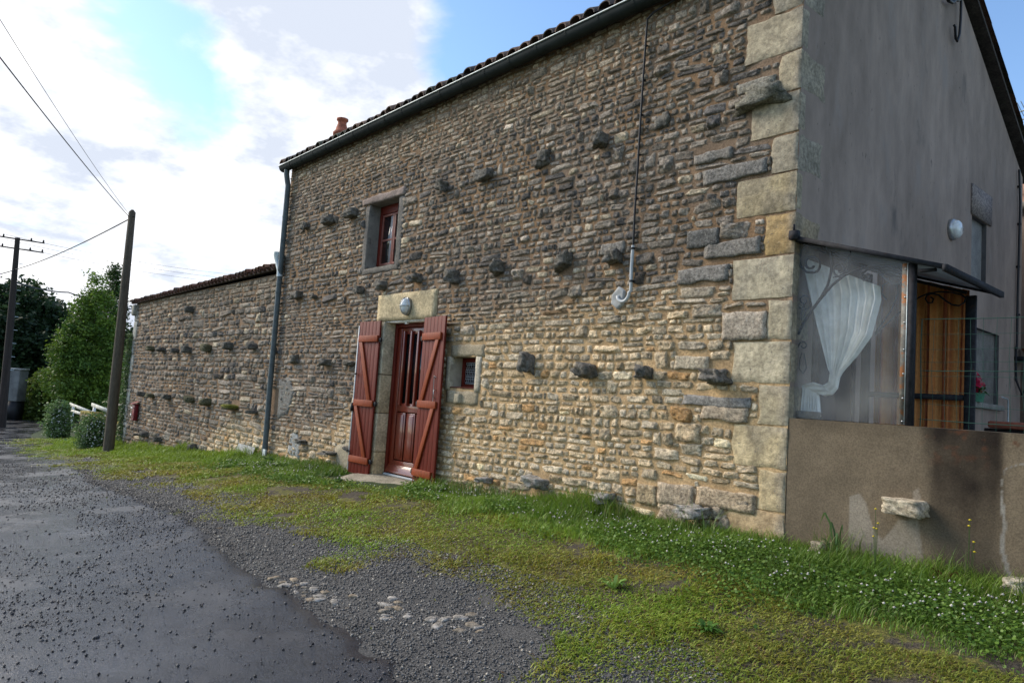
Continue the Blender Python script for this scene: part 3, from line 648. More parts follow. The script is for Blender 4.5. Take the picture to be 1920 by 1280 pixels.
M_curtglass = mat('curtain_behind_glass', (.30, .31, .33), var=((6, .3),), bump=((3, .05, .01),), rough=.1, spec=.6)
MB().box((x0+.29, yf+.022, z0+.095), (x0+.355, yf+.027, z1-.17)).build('curtain_edge', M_curtglass, wfo)
MB().box((x0+.60, yf+.022, z0+.095), (x0+.70, yf+.027, z1-.17)).build('curtain_edge', M_curtglass, wfo)
for zz in (WIN[3]-.26, WIN[2]+.22):
    hb = MB(); hb.box((x1-.075, yf-.035, zz-.03), (x1-.05, yf+.0, zz+.03)); hb.box((x1-.095, yf-.03, zz-.008), (x1-.04, yf-.012, zz+.008)); hb.build('hinge', M_black, wfo)
# small window
reveal(SWIN, .24, mat('lime_reveal', (.36, .32, .25), var=((7, .2),), bump=((50, .5, .005),), rough=.92))
rough_block('window_surround', -4.50, -4.422, .06, .475, -.024, .05, 711, (.42, .365, .27), M_mortar, 4, 7, .008)
rough_block('window_surround', -3.918, -3.82, .05, .475, -.018, .05, 713, (.46, .41, .32), M_mortar, 4, 7, .008)
rough_block('window_lintel', -4.42, -3.78, .475, .62, -.016, .05, 715, (.36, .295, .20), M_mortar, 12, 5, .02)
rough_block('window_sill', -4.48, -3.85, -.10, .055, -.016, .05, 717, (.38, .31, .21), M_mortar, 12, 5, .02)
rough_block('mortar_block', -4.25, -4.14, -.10, .02, -.055, .05, 718, (.36, .31, .22), M_mortar, 4, 5, .01)
x0, x1, z0, z1 = SWIN; fw = MB()
for a, b in (((x0, yf, z0), (x0+.05, yf+.06, z1)), ((x1-.05, yf, z0), (x1, yf+.06, z1)), ((x0+.05, yf, z1-.05), (x1-.05, yf+.06, z1)), ((x0+.05, yf, z0), (x1-.05, yf+.06, z0+.05)), ((x0, -.0, z0+.002), (x1, yf, z0+.012))): fw.box(a, b)
swo = fw.build('window_frame', M_red, house, bevel=.004)
MB().box((x0+.05, yf+.03, z0+.05), (x1-.05, yf+.035, z1-.05)).build('pane', M_glass, swo)
lace = MB(); rl = random.Random(5)                       # lace curtain: scallops and knots
for i in range(11):
    for j in range(9):
        cx = x0+.07+i*(x1-x0-.14)/10; cz = z0+.07+j*(z1-z0-.14)/8; rr = .012+.006*((i*3+j*5) % 3)
        pts = [(cx+rr*math.cos(t), yf+.022, cz+rr*math.sin(t)) for t in np.linspace(0, 2*math.pi, 7)]; lace.tube(pts, .0022, 4)
for j in range(4): lace.box((x0+.055, yf+.021, z0+.06+j*.085), (x1-.055, yf+.024, z0+.066+j*.085))
lace.build('lace_curtain', M_net, swo)

# door: lintel, jambs, step, frame, leaf, bars
rough_block('door_lintel', LINTEL[0], LINTEL[1], LINTEL[2], LINTEL[3], -.028, .2, 721, (.46, .37, .225), M_quoin, 16, 7, .006)
MB().box((DOOR[0]-.02, .0, .955), (DOOR[1]+.02, .26, .969)).build('lintel_underside', M_quoin, house)
for s, (xa, xb) in enumerate(((-6.235, -6.03), (-4.99, -4.80))):
    zz = [-1.32, -.86, -.32, .22, .968]
    for k in range(4):
        jb = MB(); jb.box((xa+(.02*((k+s) % 2)), -.024, zz[k]+.004), (xb, .24, zz[k+1]-.004), col=[(.44, .335, .19), (.46, .375, .25), (.44, .36, .235), (.44, .385, .28)][k]); jb.build('door_jamb', M_quoin, house, bevel=.01)
step = MB(); X, Z_, Fg = grid(np.linspace(-6.62, -4.72, 26), np.linspace(-.66, .2, 14))
ex = np.clip(1-((X+5.66)/1.0)**4, 0, 1); zz = -1.165-.10*sm((-Z_)/.55)-.10*(1-ex)+.008*vnoise(np.stack([X, Z_], 1)*8, 9); yy = np.where(Z_ < -.4, Z_*(1-.35*((X+5.66)/.95)**2), Z_)
step.add(np.stack([X, yy, zz], 1), Fg, (.30, .265, .20)); n_ = len(X)
side = [j for j in range(26)]; Vs = np.stack([X, yy, zz], 1)[:26]; Vb = Vs.copy(); Vb[:, 2] -= .25; Vb[:, 1] -= .01
step.add(np.concatenate([Vb, Vs]), [(j, j+1, 27+j, 26+j) for j in range(25)], (.28, .25, .2)); step.build('door_step', M_mortar, house)
d0, d1, e0, e1 = DOOR; e0 = -1.15; e1 = .955; yd = .17
fr = MB()
for a, b in (((d0, yd-.02, e0), (d0+.06, yd+.05, e1)), ((d1-.06, yd-.02, e0), (d1, yd+.05, e1)), ((d0+.06, yd-.02, e1-.06), (d1-.06, yd+.05, e1))): fr.box(a, b)
dfo = fr.build('door_frame', M_red, house, bevel=.005)
xa, xb = d0+.063, d1-.063; M_door = mat('varnished_red_wood', (.15, .018, .007), var=((14, .2), (60, .15)), stretch=(6, 6, .5), bump=((80, .2, .002),), rough=.3, spec=.5, coat=.4)
zg0, zg1 = -.16, .80
lf_ = MB()
for a, b in (((xa, yd+.005, e0+.03), (xa+.10, yd+.045, e1-.065)), ((xb-.10, yd+.005, e0+.03), (xb, yd+.045, e1-.065)), ((xa+.10, yd+.005, zg1), (xb-.10, yd+.045, e1-.065)), ((xa+.10, yd+.005, zg0-.12), (xb-.10, yd+.045, zg0)), ((xa+.10, yd+.005, e0+.03), (xb-.10, yd+.045, e0+.20))): lf_.box(a, b)
dl_ = lf_.build('door', M_door, house, bevel=.005)
MB().box((xa+.10, yd+.022, zg0), (xb-.10, yd+.028, zg1)).build('pane', M_glass, dl_)
gw = (xb-xa-.2)
for k in range(4):
    cx = xa+.10+gw*(k+.5)/4
    b = MB(); b.box((cx-.022, yd-.028, zg0-.03), (cx+.022, yd+.022, zg1+.045)); b.build('glazing_bar', M_door, dl_, bevel=.008)
for k in range(3):
    a = xa+.115+gw*k/3; b_ = xa+.085+gw*(k+1)/3
    b = MB(); b.box((a, yd+.012, e0+.21), (b_, yd+.03, zg0-.13)); b.box((a+.03, yd+.002, e0+.24), (b_-.03, yd+.02, zg0-.16)); b.build('door_panel', M_door, dl_, bevel=.007)
b = MB(); b.add([(xa, yd-.045, e0+.045), (xb, yd-.045, e0+.045), (xb, yd+.004, e0+.14), (xa, yd+.004, e0+.14), (xa, yd-.045, e0+.03), (xb, yd-.045, e0+.03)], [(0, 1, 2, 3), (4, 5, 1, 0)]); b.build('weather_bar', M_door, dl_)
MB().box((d0+.05, yd-.06, e0-.012), (d1, yd+.04, e0+.012)).build('threshold', M_grey, dfo, bevel=.004)
MB().box((-5.60, .03, .925), (-5.55, .06, .955)).build('door_sensor', M_white, dfo, bevel=.003)
# shutters
def shutter(hx, side, zbot, ang):
    """hx: hinge x; side -1 folds to the left, +1 to the right"""
    zt = .972; w = .545; T = Matrix.Translation((hx, -.055, 0)) @ Matrix.Rotation(-side*ang, 4, 'Z')
    def bx(mb, a, b, y0, y1, z0, z1): lo, hi = sorted((a*side, b*side)); return mb.box((lo, y0, z0), (hi, y1, z1), M=T)
    ro = empty('shutter', (0, 0, 0)); ro.parent = house; ro.location = -house.location
    for zc in (.72, -.14 if side > 0 else -.20, -1.0):
        bt = MB(); bx(bt, .015, w-.03 if side < 0 else w-.06, -.052, -.026, zc-.045, zc+.045); bt.build('batten', M_redbr, ro, bevel=.002)
    for k in range(6):
        p = MB(); bx(p, k*w/6+.0016, (k+1)*w/6-.0016, -.026, .0, zbot, zt-.002*(k % 2)); p.build('plank', M_red, ro, bevel=.0025)
    mid = -.14 if side > 0 else -.20
    for (zt_, zb_) in ((.675, mid+.045), (mid-.045, -.955)):
        br = MB(); u0, u1 = (w-.14, .10)                   # runs from the free side at the top to the hinge side below
        if side < 0: u0, u1 = (w-.09, .13)
        p = [Vector((side*u0, 0, zt_)), Vector((side*u1, 0, zb_))]; ww = .042
        V = [(p[0].x-ww, y, zt_) for y in (-.048, -.0265)]+[(p[0].x+ww, y, zt_) for y in (-.048, -.0265)]+[(p[1].x-ww, y, zb_) for y in (-.048, -.0265)]+[(p[1].x+ww, y, zb_) for y in (-.048, -.0265)]
        V = [tuple(T @ Vector(v)) for v in V]
        br.add(V, [(0, 4, 6, 2), (1, 3, 7, 5), (0, 1, 5, 4), (2, 6, 7, 3), (0, 2, 3, 1), (4, 5, 7, 6)]); br.build('brace', M_redbr, ro, bevel=.003)
    for zc in (.70, mid, -1.0):
        h_ = MB(); bx(h_, -.055, .02, -.03, -.012, zc-.025, zc+.025); h_.tube([T @ Vector((-side*.03, -.02, zc-.035)), T @ Vector((-side*.03, -.02, zc+.035))], .012, 8); h_.build('hinge', M_black, ro)
    if side < 0:
        e = MB(); bx(e, w+.001, w+.013, -.034, .004, zbot+.03, zt-.06); e.build('edge_strip', M_white, ro)
        e = MB(); bx(e, w-.07, w-.0, -.062, -.05, .20, .225); bx(e, w-.012, w+.02, -.06, -.0, -.33, -.21); e.build('shutter_catch', M_black, ro)
    else:
        e = MB(); a = T @ Vector((w-.16, -.035, .21)); b = T @ Vector((w-.15, -.035, -.10)); e.tube([a, b], .003, 6)
        e.tube([T @ Vector((w-.165, -.027, .20)), T @ Vector((w-.14, -.05, .22)), T @ Vector((w-.12, -.027, .20))], .004, 6)
        e.tube([T @ Vector((w-.11, -.03, -.06)), T @ Vector((w-.095, -.065, -.04)), T @ Vector((w-.095, -.065, .04)), T @ Vector((w-.11, -.03, .05))], .005, 6); e.build('shutter_bar', M_alu, ro)
    return ro
shutter(-6.06, -1, -1.20, .03); shutter(-4.965, 1, -1.155, .10)

# gutter, downpipe
gt = MB(); n = 14; xg0, xg1 = HX0-.10, .12; prof = [(-.055-.0-.078*0, 0)]
yc, zc, rg = -.125, 3.93, .082
arc = [(yc-rg*math.cos(t), zc-rg*math.sin(t)) for t in np.linspace(0, math.pi, n)]
arc = [(arc[0][0]-.006, arc[0][1]+.012)]+arc; inner = [(yc-(rg-.006)*math.cos(t), zc-(rg-.006)*math.sin(t)) for t in np.linspace(math.pi, 0, n)]
loop = arc+inner
V = [(x, a, b) for x in (xg0, xg1) for a, b in loop]; k = len(loop)
gt.add(V, [(j, (j+1) % k, k+(j+1) % k, k+j) for j in range(k)])
gt.add([(xg0, a, b) for a, b in arc[1:]]+[(xg0, yc, zc)], [(j, j+1, n) for j in range(n-1)]); gt.build('gutter', M_zinc, house)
gb = MB(); gb.tube([(xg0-.01, yc-rg-.008, zc+.014), (xg1, yc-rg-.008, zc+.014)], .009, 8); gb.build('gutter_bead', M_zincl, house)
for x in np.arange(HX0+.32, xg1, .46):
    b = MB(); pts = [(x, yc-(rg+.005)*math.cos(t), zc-(rg+.005)*math.sin(t)) for t in np.linspace(-.1, math.pi, 12)]
    for i in range(11):
        p, q = pts[i], pts[i+1]; b.add([(p[0]-.013, p[1], p[2]), (p[0]+.013, p[1], p[2]), (q[0]+.013, q[1], q[2]), (q[0]-.013, q[1], q[2])], [(0, 1, 2, 3)])
    b.build('gutter_bracket', M_zinc, house)
dp = MB(); xp = HX0+.075; dp.tube([(xp, yc, zc-.06), (xp, yc, zc-.15), (xp+.01, yc+.02, zc-.26), (xp+.02, -.085, zc-.36), (xp+.03, -.085, 2.0), (xp+.055, -.085, 0), (xp+.10, -.085, -1.38)], .048, 14)
dpo = dp.build('downpipe', M_pipe, house, smooth=True)
for zc_ in (2.02, 1.62, 3.0, .1, -1.12, .9):
    f_ = np.interp(zc_, [-1.38, 0, 2, 4], [.10, .055, .03, .02]); b = MB(); b.tube([(xp+f_, -.085, zc_-.02), (xp+f_, -.085, zc_+.02)], .053, 14); b.build('pipe_clip', M_pipe, dpo)
hp = MB(); hx = xp-.12; hp.tube([(hx, -.09, 2.36), (hx, -.09, 2.30), (hx+.01, -.09, 2.22), (hx+.035, -.09, 2.16), (xp+.015, -.09, 2.02), (xp+.03, -.085, 1.90)], [.085, .082, .06, .05, .05, .055], 14); hp.build('rain_hopper', M_zincl, dpo, smooth=True)
# roof: canal tiles
def canal(cx, y0, z0, y1, z1, rad, seed, n=8, taper=.85, up=True):
    """half-round tile from eave (y0,z0) up to (y1,z1)"""
    V = []; L_ = 4; 
    for i in range(L_):
        t = i/(L_-1); r_ = rad*(1-(1-taper)*t); y = y0+(y1-y0)*t; z = z0+(z1-z0)*t
        for j in range(n):
            th = math.pi*j/(n-1); V.append((cx+r_*math.cos(th), y-.3*r_*math.sin(th)*0, z+(r_*.85*math.sin(th) if up else -r_*.7*math.sin(th))))
    F = [(i*n+j, (i+1)*n+j, (i+1)*n+j+1, i*n+j+1) for i in range(L_-1) for j in range(n-1)]
    e = [V[j] for j in range(n)]+[(V[j][0]*.0+cx+(V[j][0]-cx)*.82, V[j][1], z0+(V[j][2]-z0)*.82) for j in range(n)]
    F2 = [(j, j+1, n+j+1, n+j) for j in range(n-1)]
    return np.array(V), np.array(F), np.array(e), np.array(F2)
rt = random.Random(3); zslope = .585
def tile_col(): c = np.array(rt.choice([(.15, .10, .075), (.10, .08, .07), (.19, .12, .085), (.085, .085, .06), (.07, .06, .055)])); return c*rt.uniform(.8, 1.2)
x = HX0-.03
while x < .16:
    j = rt.uniform(-.02, .02); z0 = zc+.055+rt.uniform(-.008, .012)
    mb = MB(); a, F, e, F2 = canal(x, -.19+j, z0, .28, z0+.47*zslope, .088, 0); c = tile_col(); mb.add(a, F, c); mb.add(e, F2, c*.7); mb.build('roof_tile', M_tile, house, smooth=True); x += .205
roof = MB()
for r_ in range(1, 17):
    ya = -.19+r_*.34
    if ya > 2.75: break
    for x in np.arange(HX0-.03, .16, .205):
        a, F, e, F2 = canal(x, ya, 3.985+(ya+.19)*zslope, min(ya+.45, 2.9), 3.985+(min(ya+.45, 2.9)+.19)*zslope, .088, 0, n=6); c = tile_col(); roof.add(a, F, c); roof.add(e, F2, c*.7)
tag(roof.build('roof_tiles', M_tile, house, smooth=True), kind='stuff')
sl_ = MB(); yr = 2.82; zr = 3.965+(yr+.15)*zslope
sl_.box((0, 0, 0), (1, 1, 1)); sl_.V = []; sl_.F = {3: [], 4: []}; sl_.C = []; sl_.n = 0
sl_.add([(HX0-.08, -.17, 3.95), (.10, -.17, 3.95), (.10, yr, zr), (HX0-.08, yr, zr)], [(0, 1, 2, 3)], (.09, .075, .06))
yb = 6.5; zb3 = zr-(yb-yr)*zslope; sl_.add([(HX0-.08, yr, zr), (.10, yr, zr), (.10, yb, zb3), (HX0-.08, yb, zb3)], [(0, 1, 2, 3)], (.09, .075, .06))
sl_.add([(HX0-.08, -.17, 3.91), (.10, -.17, 3.91), (.10, yr, zr-.05), (HX0-.08, yr, zr-.05)], [(3, 2, 1, 0)], (.05, .04, .035)); sl_.add([(HX0-.08, yr, zr-.05), (.10, yr, zr-.05), (.10, yb, zb3-.05), (HX0-.08, yb, zb3-.05)], [(3, 2, 1, 0)], (.05, .04, .035))
sl_.add([(.10, -.17, 3.90), (.10, yr, zr-.05), (.10, yr, zr), (.10, -.17, 3.96)], [(0, 1, 2, 3)], (.05, .04, .035)); sl_.add([(.10, yr, zr-.05), (.10, yb, zb3-.05), (.10, yb, zb3), (.10, yr, zr)], [(0, 1, 2, 3)], (.05, .04, .035))
sl_.build('roof', M_tile, house)
for k in range(11):                                      # verge tiles down the far slope, and up the near one
    y0 = yr+.05+k*.345; z0 = zr-(y0-yr)*zslope; mb = MB()
    V = []; n = 7
    for i in range(3):
        t = i/2; y = y0+.44*t; z = z0-.44*t*zslope+.055*(1-0*t)+.02*t
        for j in range(n): th = math.pi*j/(n-1); V.append((.055+.085*math.cos(th), y, z-.02+.08*math.sin(th)))
    mb.add(V, [(i*n+j, i*n+j+1, (i+1)*n+j+1, (i+1)*n+j) for i in range(2) for j in range(n-1)], tile_col()*.7); mb.build('verge_tile', M_tile, house, smooth=True)
for k in range(9):
    y0 = -.19+k*.345; z0 = 3.985+(y0+.19)*zslope; mb = MB(); V = []; n = 7
    for i in range(3):
        t = i/2; y = y0+.42*t; z = z0+.42*t*zslope
        for j in range(n): th = math.pi*j/(n-1); V.append((.055+.085*math.cos(th), y, z-.01+.08*math.sin(th)))
    mb.add(V, [(i*n+j, (i+1)*n+j, (i+1)*n+j+1, i*n+j+1) for i in range(2) for j in range(n-1)], tile_col()*.7); mb.build('verge_tile', M_tile, house, smooth=True)
# chimney pot on the far end of the ridge
CP = CAM+ray(641, 240)*((2.2-CAM[1])/ray(641, 240)[1]); cz0 = CP[2]-.45
cp = MB(); M0 = Matrix.Identity(4)
cp.lathe([(.0, -.3), (.135, -.3), (.135, .30), (.19, .32), (.195, .38), (.15, .42), (.125, .52), (.10, .60), (.105, .66), (.135, .68), (.135, .72), (.09, .72), (.09, .6)], (CP[0], CP[1], cz0-.06), 20)
cp.build('chimney_pot', M_terra, house, smooth=True)
cb = MB(); cb.box((CP[0]-.28, CP[1]-.28, cz0-1.3), (CP[0]+.28, CP[1]+.28, cz0-.05)); cb.build('chimney', M_cement, house)

# ------------------------------------------------------------ fittings on the house
def bulkhead(name, c, nrm, rx, rz, label, ribs=True):
    """oval or round lamp; nrm: outward axis"""
    root = empty(name, c); tag(root, label, 'wall lamp')
    q = Vector(nrm).to_track_quat('Z', 'Y').to_matrix().to_4x4()
    def L(prof, nm, mtl, sc=(1, 1)):
        m = MB(); S_ = q @ Matrix.Diagonal((sc[0], sc[1], 1, 1)); m.lathe(prof, c, 24, M=S_); return m.build(nm, mtl, root, smooth=True)
    L([(.0, -.01), (1.0, -.01), (1.0, .03), (.93, .045), (.85, .045)], 'lamp_base', M_alu, (rx, rz))
    L([(.87, .04), (.86, .06), (.78, .085), (.55, .105), (.0, .112)], 'lamp_glass', M_lamp, (rx, rz))
    if ribs:
        m = MB()
        for s in (0,):
            m.tube([Vector(c)+q.to_3x3() @ Vector((0, rz*.95*math.cos(t), .04+.085*math.sin(t))) for t in np.linspace(0, math.pi, 12)], .006, 6)
            m.tube([Vector(c)+q.to_3x3() @ Vector((rx*.95*math.cos(t), 0, .04+.085*math.sin(t))) for t in np.linspace(0, math.pi, 12)], .006, 6)
        m.build('lamp_guard', M_alu, root)
    return root
p = PY(762, 574, -.06); bulkhead('wall_light', (p[0], -.03, p[2]), (0, -1, 0), .085, .125, 'oval metal bulkhead lamp on the stone lintel over the red door')
p = PX(1783, 431, 0); bulkhead('wall_light', (0, p[1], p[2]), (1, 0, 0), .12, .12, 'round white bulkhead lamp on the grey gable beside the narrow upper window', False)
cab = empty('wall_cable', (-1.6, -.03, .8)); tag(cab, 'black cable running down the stone wall into a bent grey conduit', 'cable')
pts = [PY(a, b, -.05) for a, b in ((1300, -30), (1262, 2), (1228, 22), (1214, 36), (1212, 60), (1207, 130), (1200, 240), (1194, 340), (1190, 400), (1187, 466))]
MB().tube(pts, .011, 7).build('cable', M_black, cab)
pts = [PY(a, b, -.05) for a, b in ((1187, 460), (1184, 500), (1183, 545))]
c0 = PY(1168, 549, -.05); cen = c0
for t in np.linspace(0, math.pi*.86, 12): pts.append(np.array([cen[0]+.075*math.cos(t), -.05+.0*t, cen[2]-.085*math.sin(t)]))
pts.append(np.array([pts[-1][0]-.005, .02, pts[-1][2]+.02]))
MB().tube(pts, .0165, 10).build('conduit', M_grey, cab, smooth=True)
for b_ in (466, 527): q = PY(1186.5 if b_ < 500 else 1184, b_, -.05); MB().tube([q-np.array([0, 0, .01]), q+np.array([0, 0, .01])], .022, 10).build('cable_clip', M_black, cab)
for k, (a, b_) in enumerate(((1210, 85), (1206, 150), (1202, 215), (1197, 290), (1192, 372))): q = PY(a, b_, -.05); MB().box(q-np.array([.012, .01, .006]), q+np.array([.012, .03, .006])).build('cable_clip', M_black, cab)
gc = empty('gable_cable', (.03, 6.1, 1)); tag(gc, 'thin black cable clipped down the far edge of the grey gable', 'cable')
MB().tube([PX(a, b, .03) for a, b in ((1911, 318), (1913, 380), (1911, 450), (1908, 560), (1907, 640), (1906, 655))], .014, 6).build('cable', M_black, gc)
for b_ in (350, 420, 500, 590): q = PX(1911.5 if b_ < 450 else 1909, b_, .02); MB().box(q-np.array([.02, .02, .012]), q+np.array([.02, .02, .012])).build('cable_clip', M_black, gc)
gl = empty('hanging_cable', (.05, 3.4, 4.9)); tag(gl, 'loose black cable looped under the top of the grey gable', 'cable')
MB().tube([PX(a, b, .05) for a, b in ((1802, -15), (1802, 10), (1801, 40), (1799, 65), (1795, 78), (1792, 72), (1791, 50), (1789, 48))], .014, 6).build('cable', M_black, gl)
MB().tube([PX(a, b, .06) for a, b in ((1776, -8), (1779, 2), (1786, 5), (1793, -1), (1797, 1), (1803, -2))], .02, 6).build('cable_loop', M_black, gl)
sh = empty('wall_shelf', (.1, 6.05, .9)); tag(sh, 'dark iron wall bracket with terracotta pot at the far end of the grey gable', 'bracket')
a = PX(1906, 662, .0); b = MB(); b.box((0, a[1]-.1, a[2]-.10), (.30, a[1]+.3, a[2]-.05)); b.build('shelf', M_iron, sh)
b = MB(); b.tube([PX(1905, 650, .02), PX(1905, 712, .02), (.06, a[1]+.02, a[2]-.55), (.16, a[1]+.04, a[2]-.35), (.28, a[1]+.05, a[2]-.12)], .014, 6); b.build('bracket', M_iron, sh)
b = MB(); b.lathe([(.0, -.045), (.08, -.045), (.11, .05), (.12, .05), (.12, .08), (.0, .08)], (.15, a[1]+.12, a[2]), 16); b.build('pot', M_terra, sh, smooth=True)
# ------------------------------------------------------------ lower stone barn beyond the downpipe
barn = empty('stone_barn', (-14.7, 0, -1.8))
tag(barn, 'long low rubble stone barn joined to the far end of the tall house', 'barn')
BX0, BX1, BT = -19.62, -9.80, 2.0
def btop(x): return 1.98+.10*(x-BX0)/(BX1-BX0)
BPROJ = [(355, 580, 9, 12), (281, 653, 9, 9), (302, 655, 11, 8), (327, 656, 9, 9), (350, 655, 10, 13), (386, 652, 13, 15), (427, 648, 11, 14), (472, 649, 12, 13),
         (265, 738, 6, 10), (281, 741, 10, 9), (311, 744, 12, 11), (354, 748, 12, 14), (386, 753, 11, 16), (433, 763, 22, 14), (472, 772, 10, 9), (257, 814, 9, 8), (270, 813, 9, 14), (295, 823, 9, 14), (336, 838, 7, 10), (363, 838, 10, 16)]
BB = []; bd = []
for (px, py, w, h) in BPROJ:
    p = PY(px, py, -.08); q = PY(px+w/2, py+h/2, -.08); s = PY(px-w/2, py-h/2, -.08); dx = max(abs(q[0]-s[0])*.55, .12); dz = abs(s[2]-q[2])*.9
    BB.append((p[0]-dx/2, p[0]+dx/2, p[2]-dz/2, p[2]+dz/2)); bd.append((p, dx, dz))
rnd = random.Random(23)
S = lay(BX0+.12, BX1, -2.5, 1.98, BB, .100, lambda x, z: .25, lambda x, z: .015, rnd, lambda x: float(G(x, 0))-.15)
S = [s for s in S if s[1]+s[3]/2 < btop(s[0])-.01]
build_stones(S, zb_barn, barn, 77, lambda x: np.interp(x, [-19.7, -9.7], [1.75, 1.65]), dscale=1.1, es=4)
mortar_sheet('mortar_wall', BX0, BX1, -2.8, 1.99, [], .11, zb_barn, barn, 55, y=.0)
for k, ((p, dx, dz), spec) in enumerate(zip(bd, BPROJ)):
    mossy = spec[0] in (433, 386, 281, 354)
    V, F, c = rock((p[0], -.06, p[2]), dx, .24 if k != 13 else .34, dz, 800+k, (.085, .080, .045) if mossy else (.095, .088, .075), res=6, rough=.2, flat=.6)
    if spec[0] == 433: c[V[:, 2] > p[2]-dz*.1] = (.13, .13, .02)
    MB().add(V, F, c).build('projecting_stone', M_stone, barn)
for k in range(9):
    z0 = -2.3+k*.47; w = .34 if k % 2 else .22; xb = BX0+w
    b = MB(); b.box((BX0-.02, -.03, z0+.006), (xb, .35 if k % 2 == 0 else .2, min(z0+.464, 1.75)), col=(.34, .33, .29)); b.build('quoin', M_quoin, barn, bevel=.02)
b = MB(); b.box((BX0-.06, -.12, 1.62), (BX0+.20, .3, 1.93), col=(.25, .24, .2)); b.build('corbel_stone', M_quoin, barn, bevel=.04)
b = MB(); b.add([(BX0, 0, -2.8), (BX0, 6, -2.8), (BX0, 6, 3.2), (BX0, 0, 1.97)], [(3, 2, 1, 0)], (.2, .18, .15)); b.add([(BX0, 6, -2.8), (BX1, 6, -2.8), (BX1, 6, 3.2), (BX0, 6, 3.2)], [(3, 2, 1, 0)], (.2, .18, .15)); b.build('end_wall', M_mortar, barn)
rt = random.Random(4); x = BX0-.08
while x < BX1-.08:
    z0 = btop(x)+.025+rt.uniform(-.012, .012); j = rt.uniform(-.03, .03); c = np.array(rt.choice([(.20, .10, .07), (.17, .085, .06), (.12, .08, .06), (.22, .13, .09)]))*rt.uniform(.7, 1.1)
    mb = MB(); a, F, e, F2 = canal(x, -.15+j, z0, .35, z0+.10, .078, 0); mb.add(a, F, c); mb.add(e, F2, c*.7)
    mb.build('roof_tile', M_tile, barn, smooth=True); x += .215
x = BX0+.02
while x < BX1-.1:                                         # the under tiles laid hollow side up
    z0 = btop(x)+.035; mb = MB(); a, F, e, F2 = canal(x, -.14, z0, .3, z0+.09, .085, 0, up=False); mb.add(a, F[:, ::-1], (.13, .07, .05)); mb.build('under_tile', M_tile, barn, smooth=True); x += .215
b = MB(); b.add([(BX0-.15, -.10, btop(BX0)+.03), (BX1, -.10, btop(BX1)+.03), (BX1, 6.2, 3.35), (BX0-.15, 6.2, 3.25)], [(0, 1, 2, 3)], (.14, .08, .06))
b.add([(BX0-.15, -.10, btop(BX0)-.03), (BX1, -.10, btop(BX1)-.03), (BX1, -.10, btop(BX1)+.03), (BX0-.15, -.10, btop(BX0)+.03)], [(0, 1, 2, 3)], (.07, .05, .04))
b.add([(BX0-.15, -.10, btop(BX0)-.03), (BX0-.15, 6.2, 3.19), (BX1, 6.2, 3.29), (BX1, -.10, btop(BX1)-.03)], [(0, 1, 2, 3)], (.07, .05, .04)); b.build('roof', M_tile, barn)
# letter box on the barn end
p = PY(253, 771, -.08); lb = empty('letter_box', (p[0], -.05, p[2])); tag(lb, 'small red letter box fixed to the far end of the barn wall', 'letter box')
M_pbox = mat('red_painted_steel', (.17, .012, .018), var=((8, .2),), bump=(), rough=.4)
w = .11; b = MB(); b.box((p[0]-w, -.13, p[2]-.24), (p[0]+w, -.03, p[2]+.20)); b.build('letter_box_body', M_pbox, lb, bevel=.012)
b = MB(); b.add([(p[0]-w-.02, -.19, p[2]+.20), (p[0]+w+.02, -.19, p[2]+.20), (p[0]+w+.02, -.02, p[2]+.27), (p[0]-w-.02, -.02, p[2]+.27)], [(0, 1, 2, 3)]); b.box((p[0]-w-.02, -.19, p[2]+.185), (p[0]+w+.02, -.02, p[2]+.199)); b.build('lid', M_pbox, lb)
MB().box((p[0]-.10, -.168, p[2]+.08), (p[0]+.10, -.162, p[2]+.11)).build('slot_plate', M_white, lb); MB().box((p[0]-.09, -.168, p[2]-.12), (p[0]-.0, -.162, p[2]-.06)).build('name_plate', M_white, lb)
M_pipe2 = mat('dull_galvanised', (.20, .215, .21), var=((12, .3),), bump=(), rough=.6)
# corrugated offcuts at the foot of the downpipe
def corrugated(x0, x1, z0, z1, yb, yt, label, step=.038, amp=.012):
    n = max(int((x1-x0)/step)*4, 4); xs = np.linspace(x0, x1, n); V = []
    for z, y in ((z0, yb), (z1, yt)):
        for o in (0, .004): V += [(x, y+o+amp*math.sin(2*math.pi*(x-x0)/step/1.0*.5), z) for x in xs]
    F = [(j, j+1, 2*n+j+1, 2*n+j) for j in range(n-1)]+[(n+j, 3*n+j, 3*n+j+1, n+j+1) for j in range(n-1)]+[(2*n+j, 2*n+j+1, 3*n+j+1, 3*n+j) for j in range(n-1)]
    m = MB(); m.add(V, F); o = m.build('corrugated_sheet', M_zincl, None, smooth=True); tag(o, label, 'metal sheet'); o.data.materials[0] = M_pipe2; return o
a = PY(474, 865, -.2); b_ = PY(503, 843, -.12)
corrugated(-10.75, -9.95, -1.62, -1.17, -.26, -.12, 'ribbed zinc sheet leaning on the barn wall at the foot of the downpipe', .10, .016)
o = MB().box((-9.52, -.16, -1.60), (-9.42, -.13, -1.16)).build('metal_strip', M_zincl, None, bevel=.002); tag(o, 'narrow grey metal strip standing against the house beside the downpipe foot', 'metal strip')
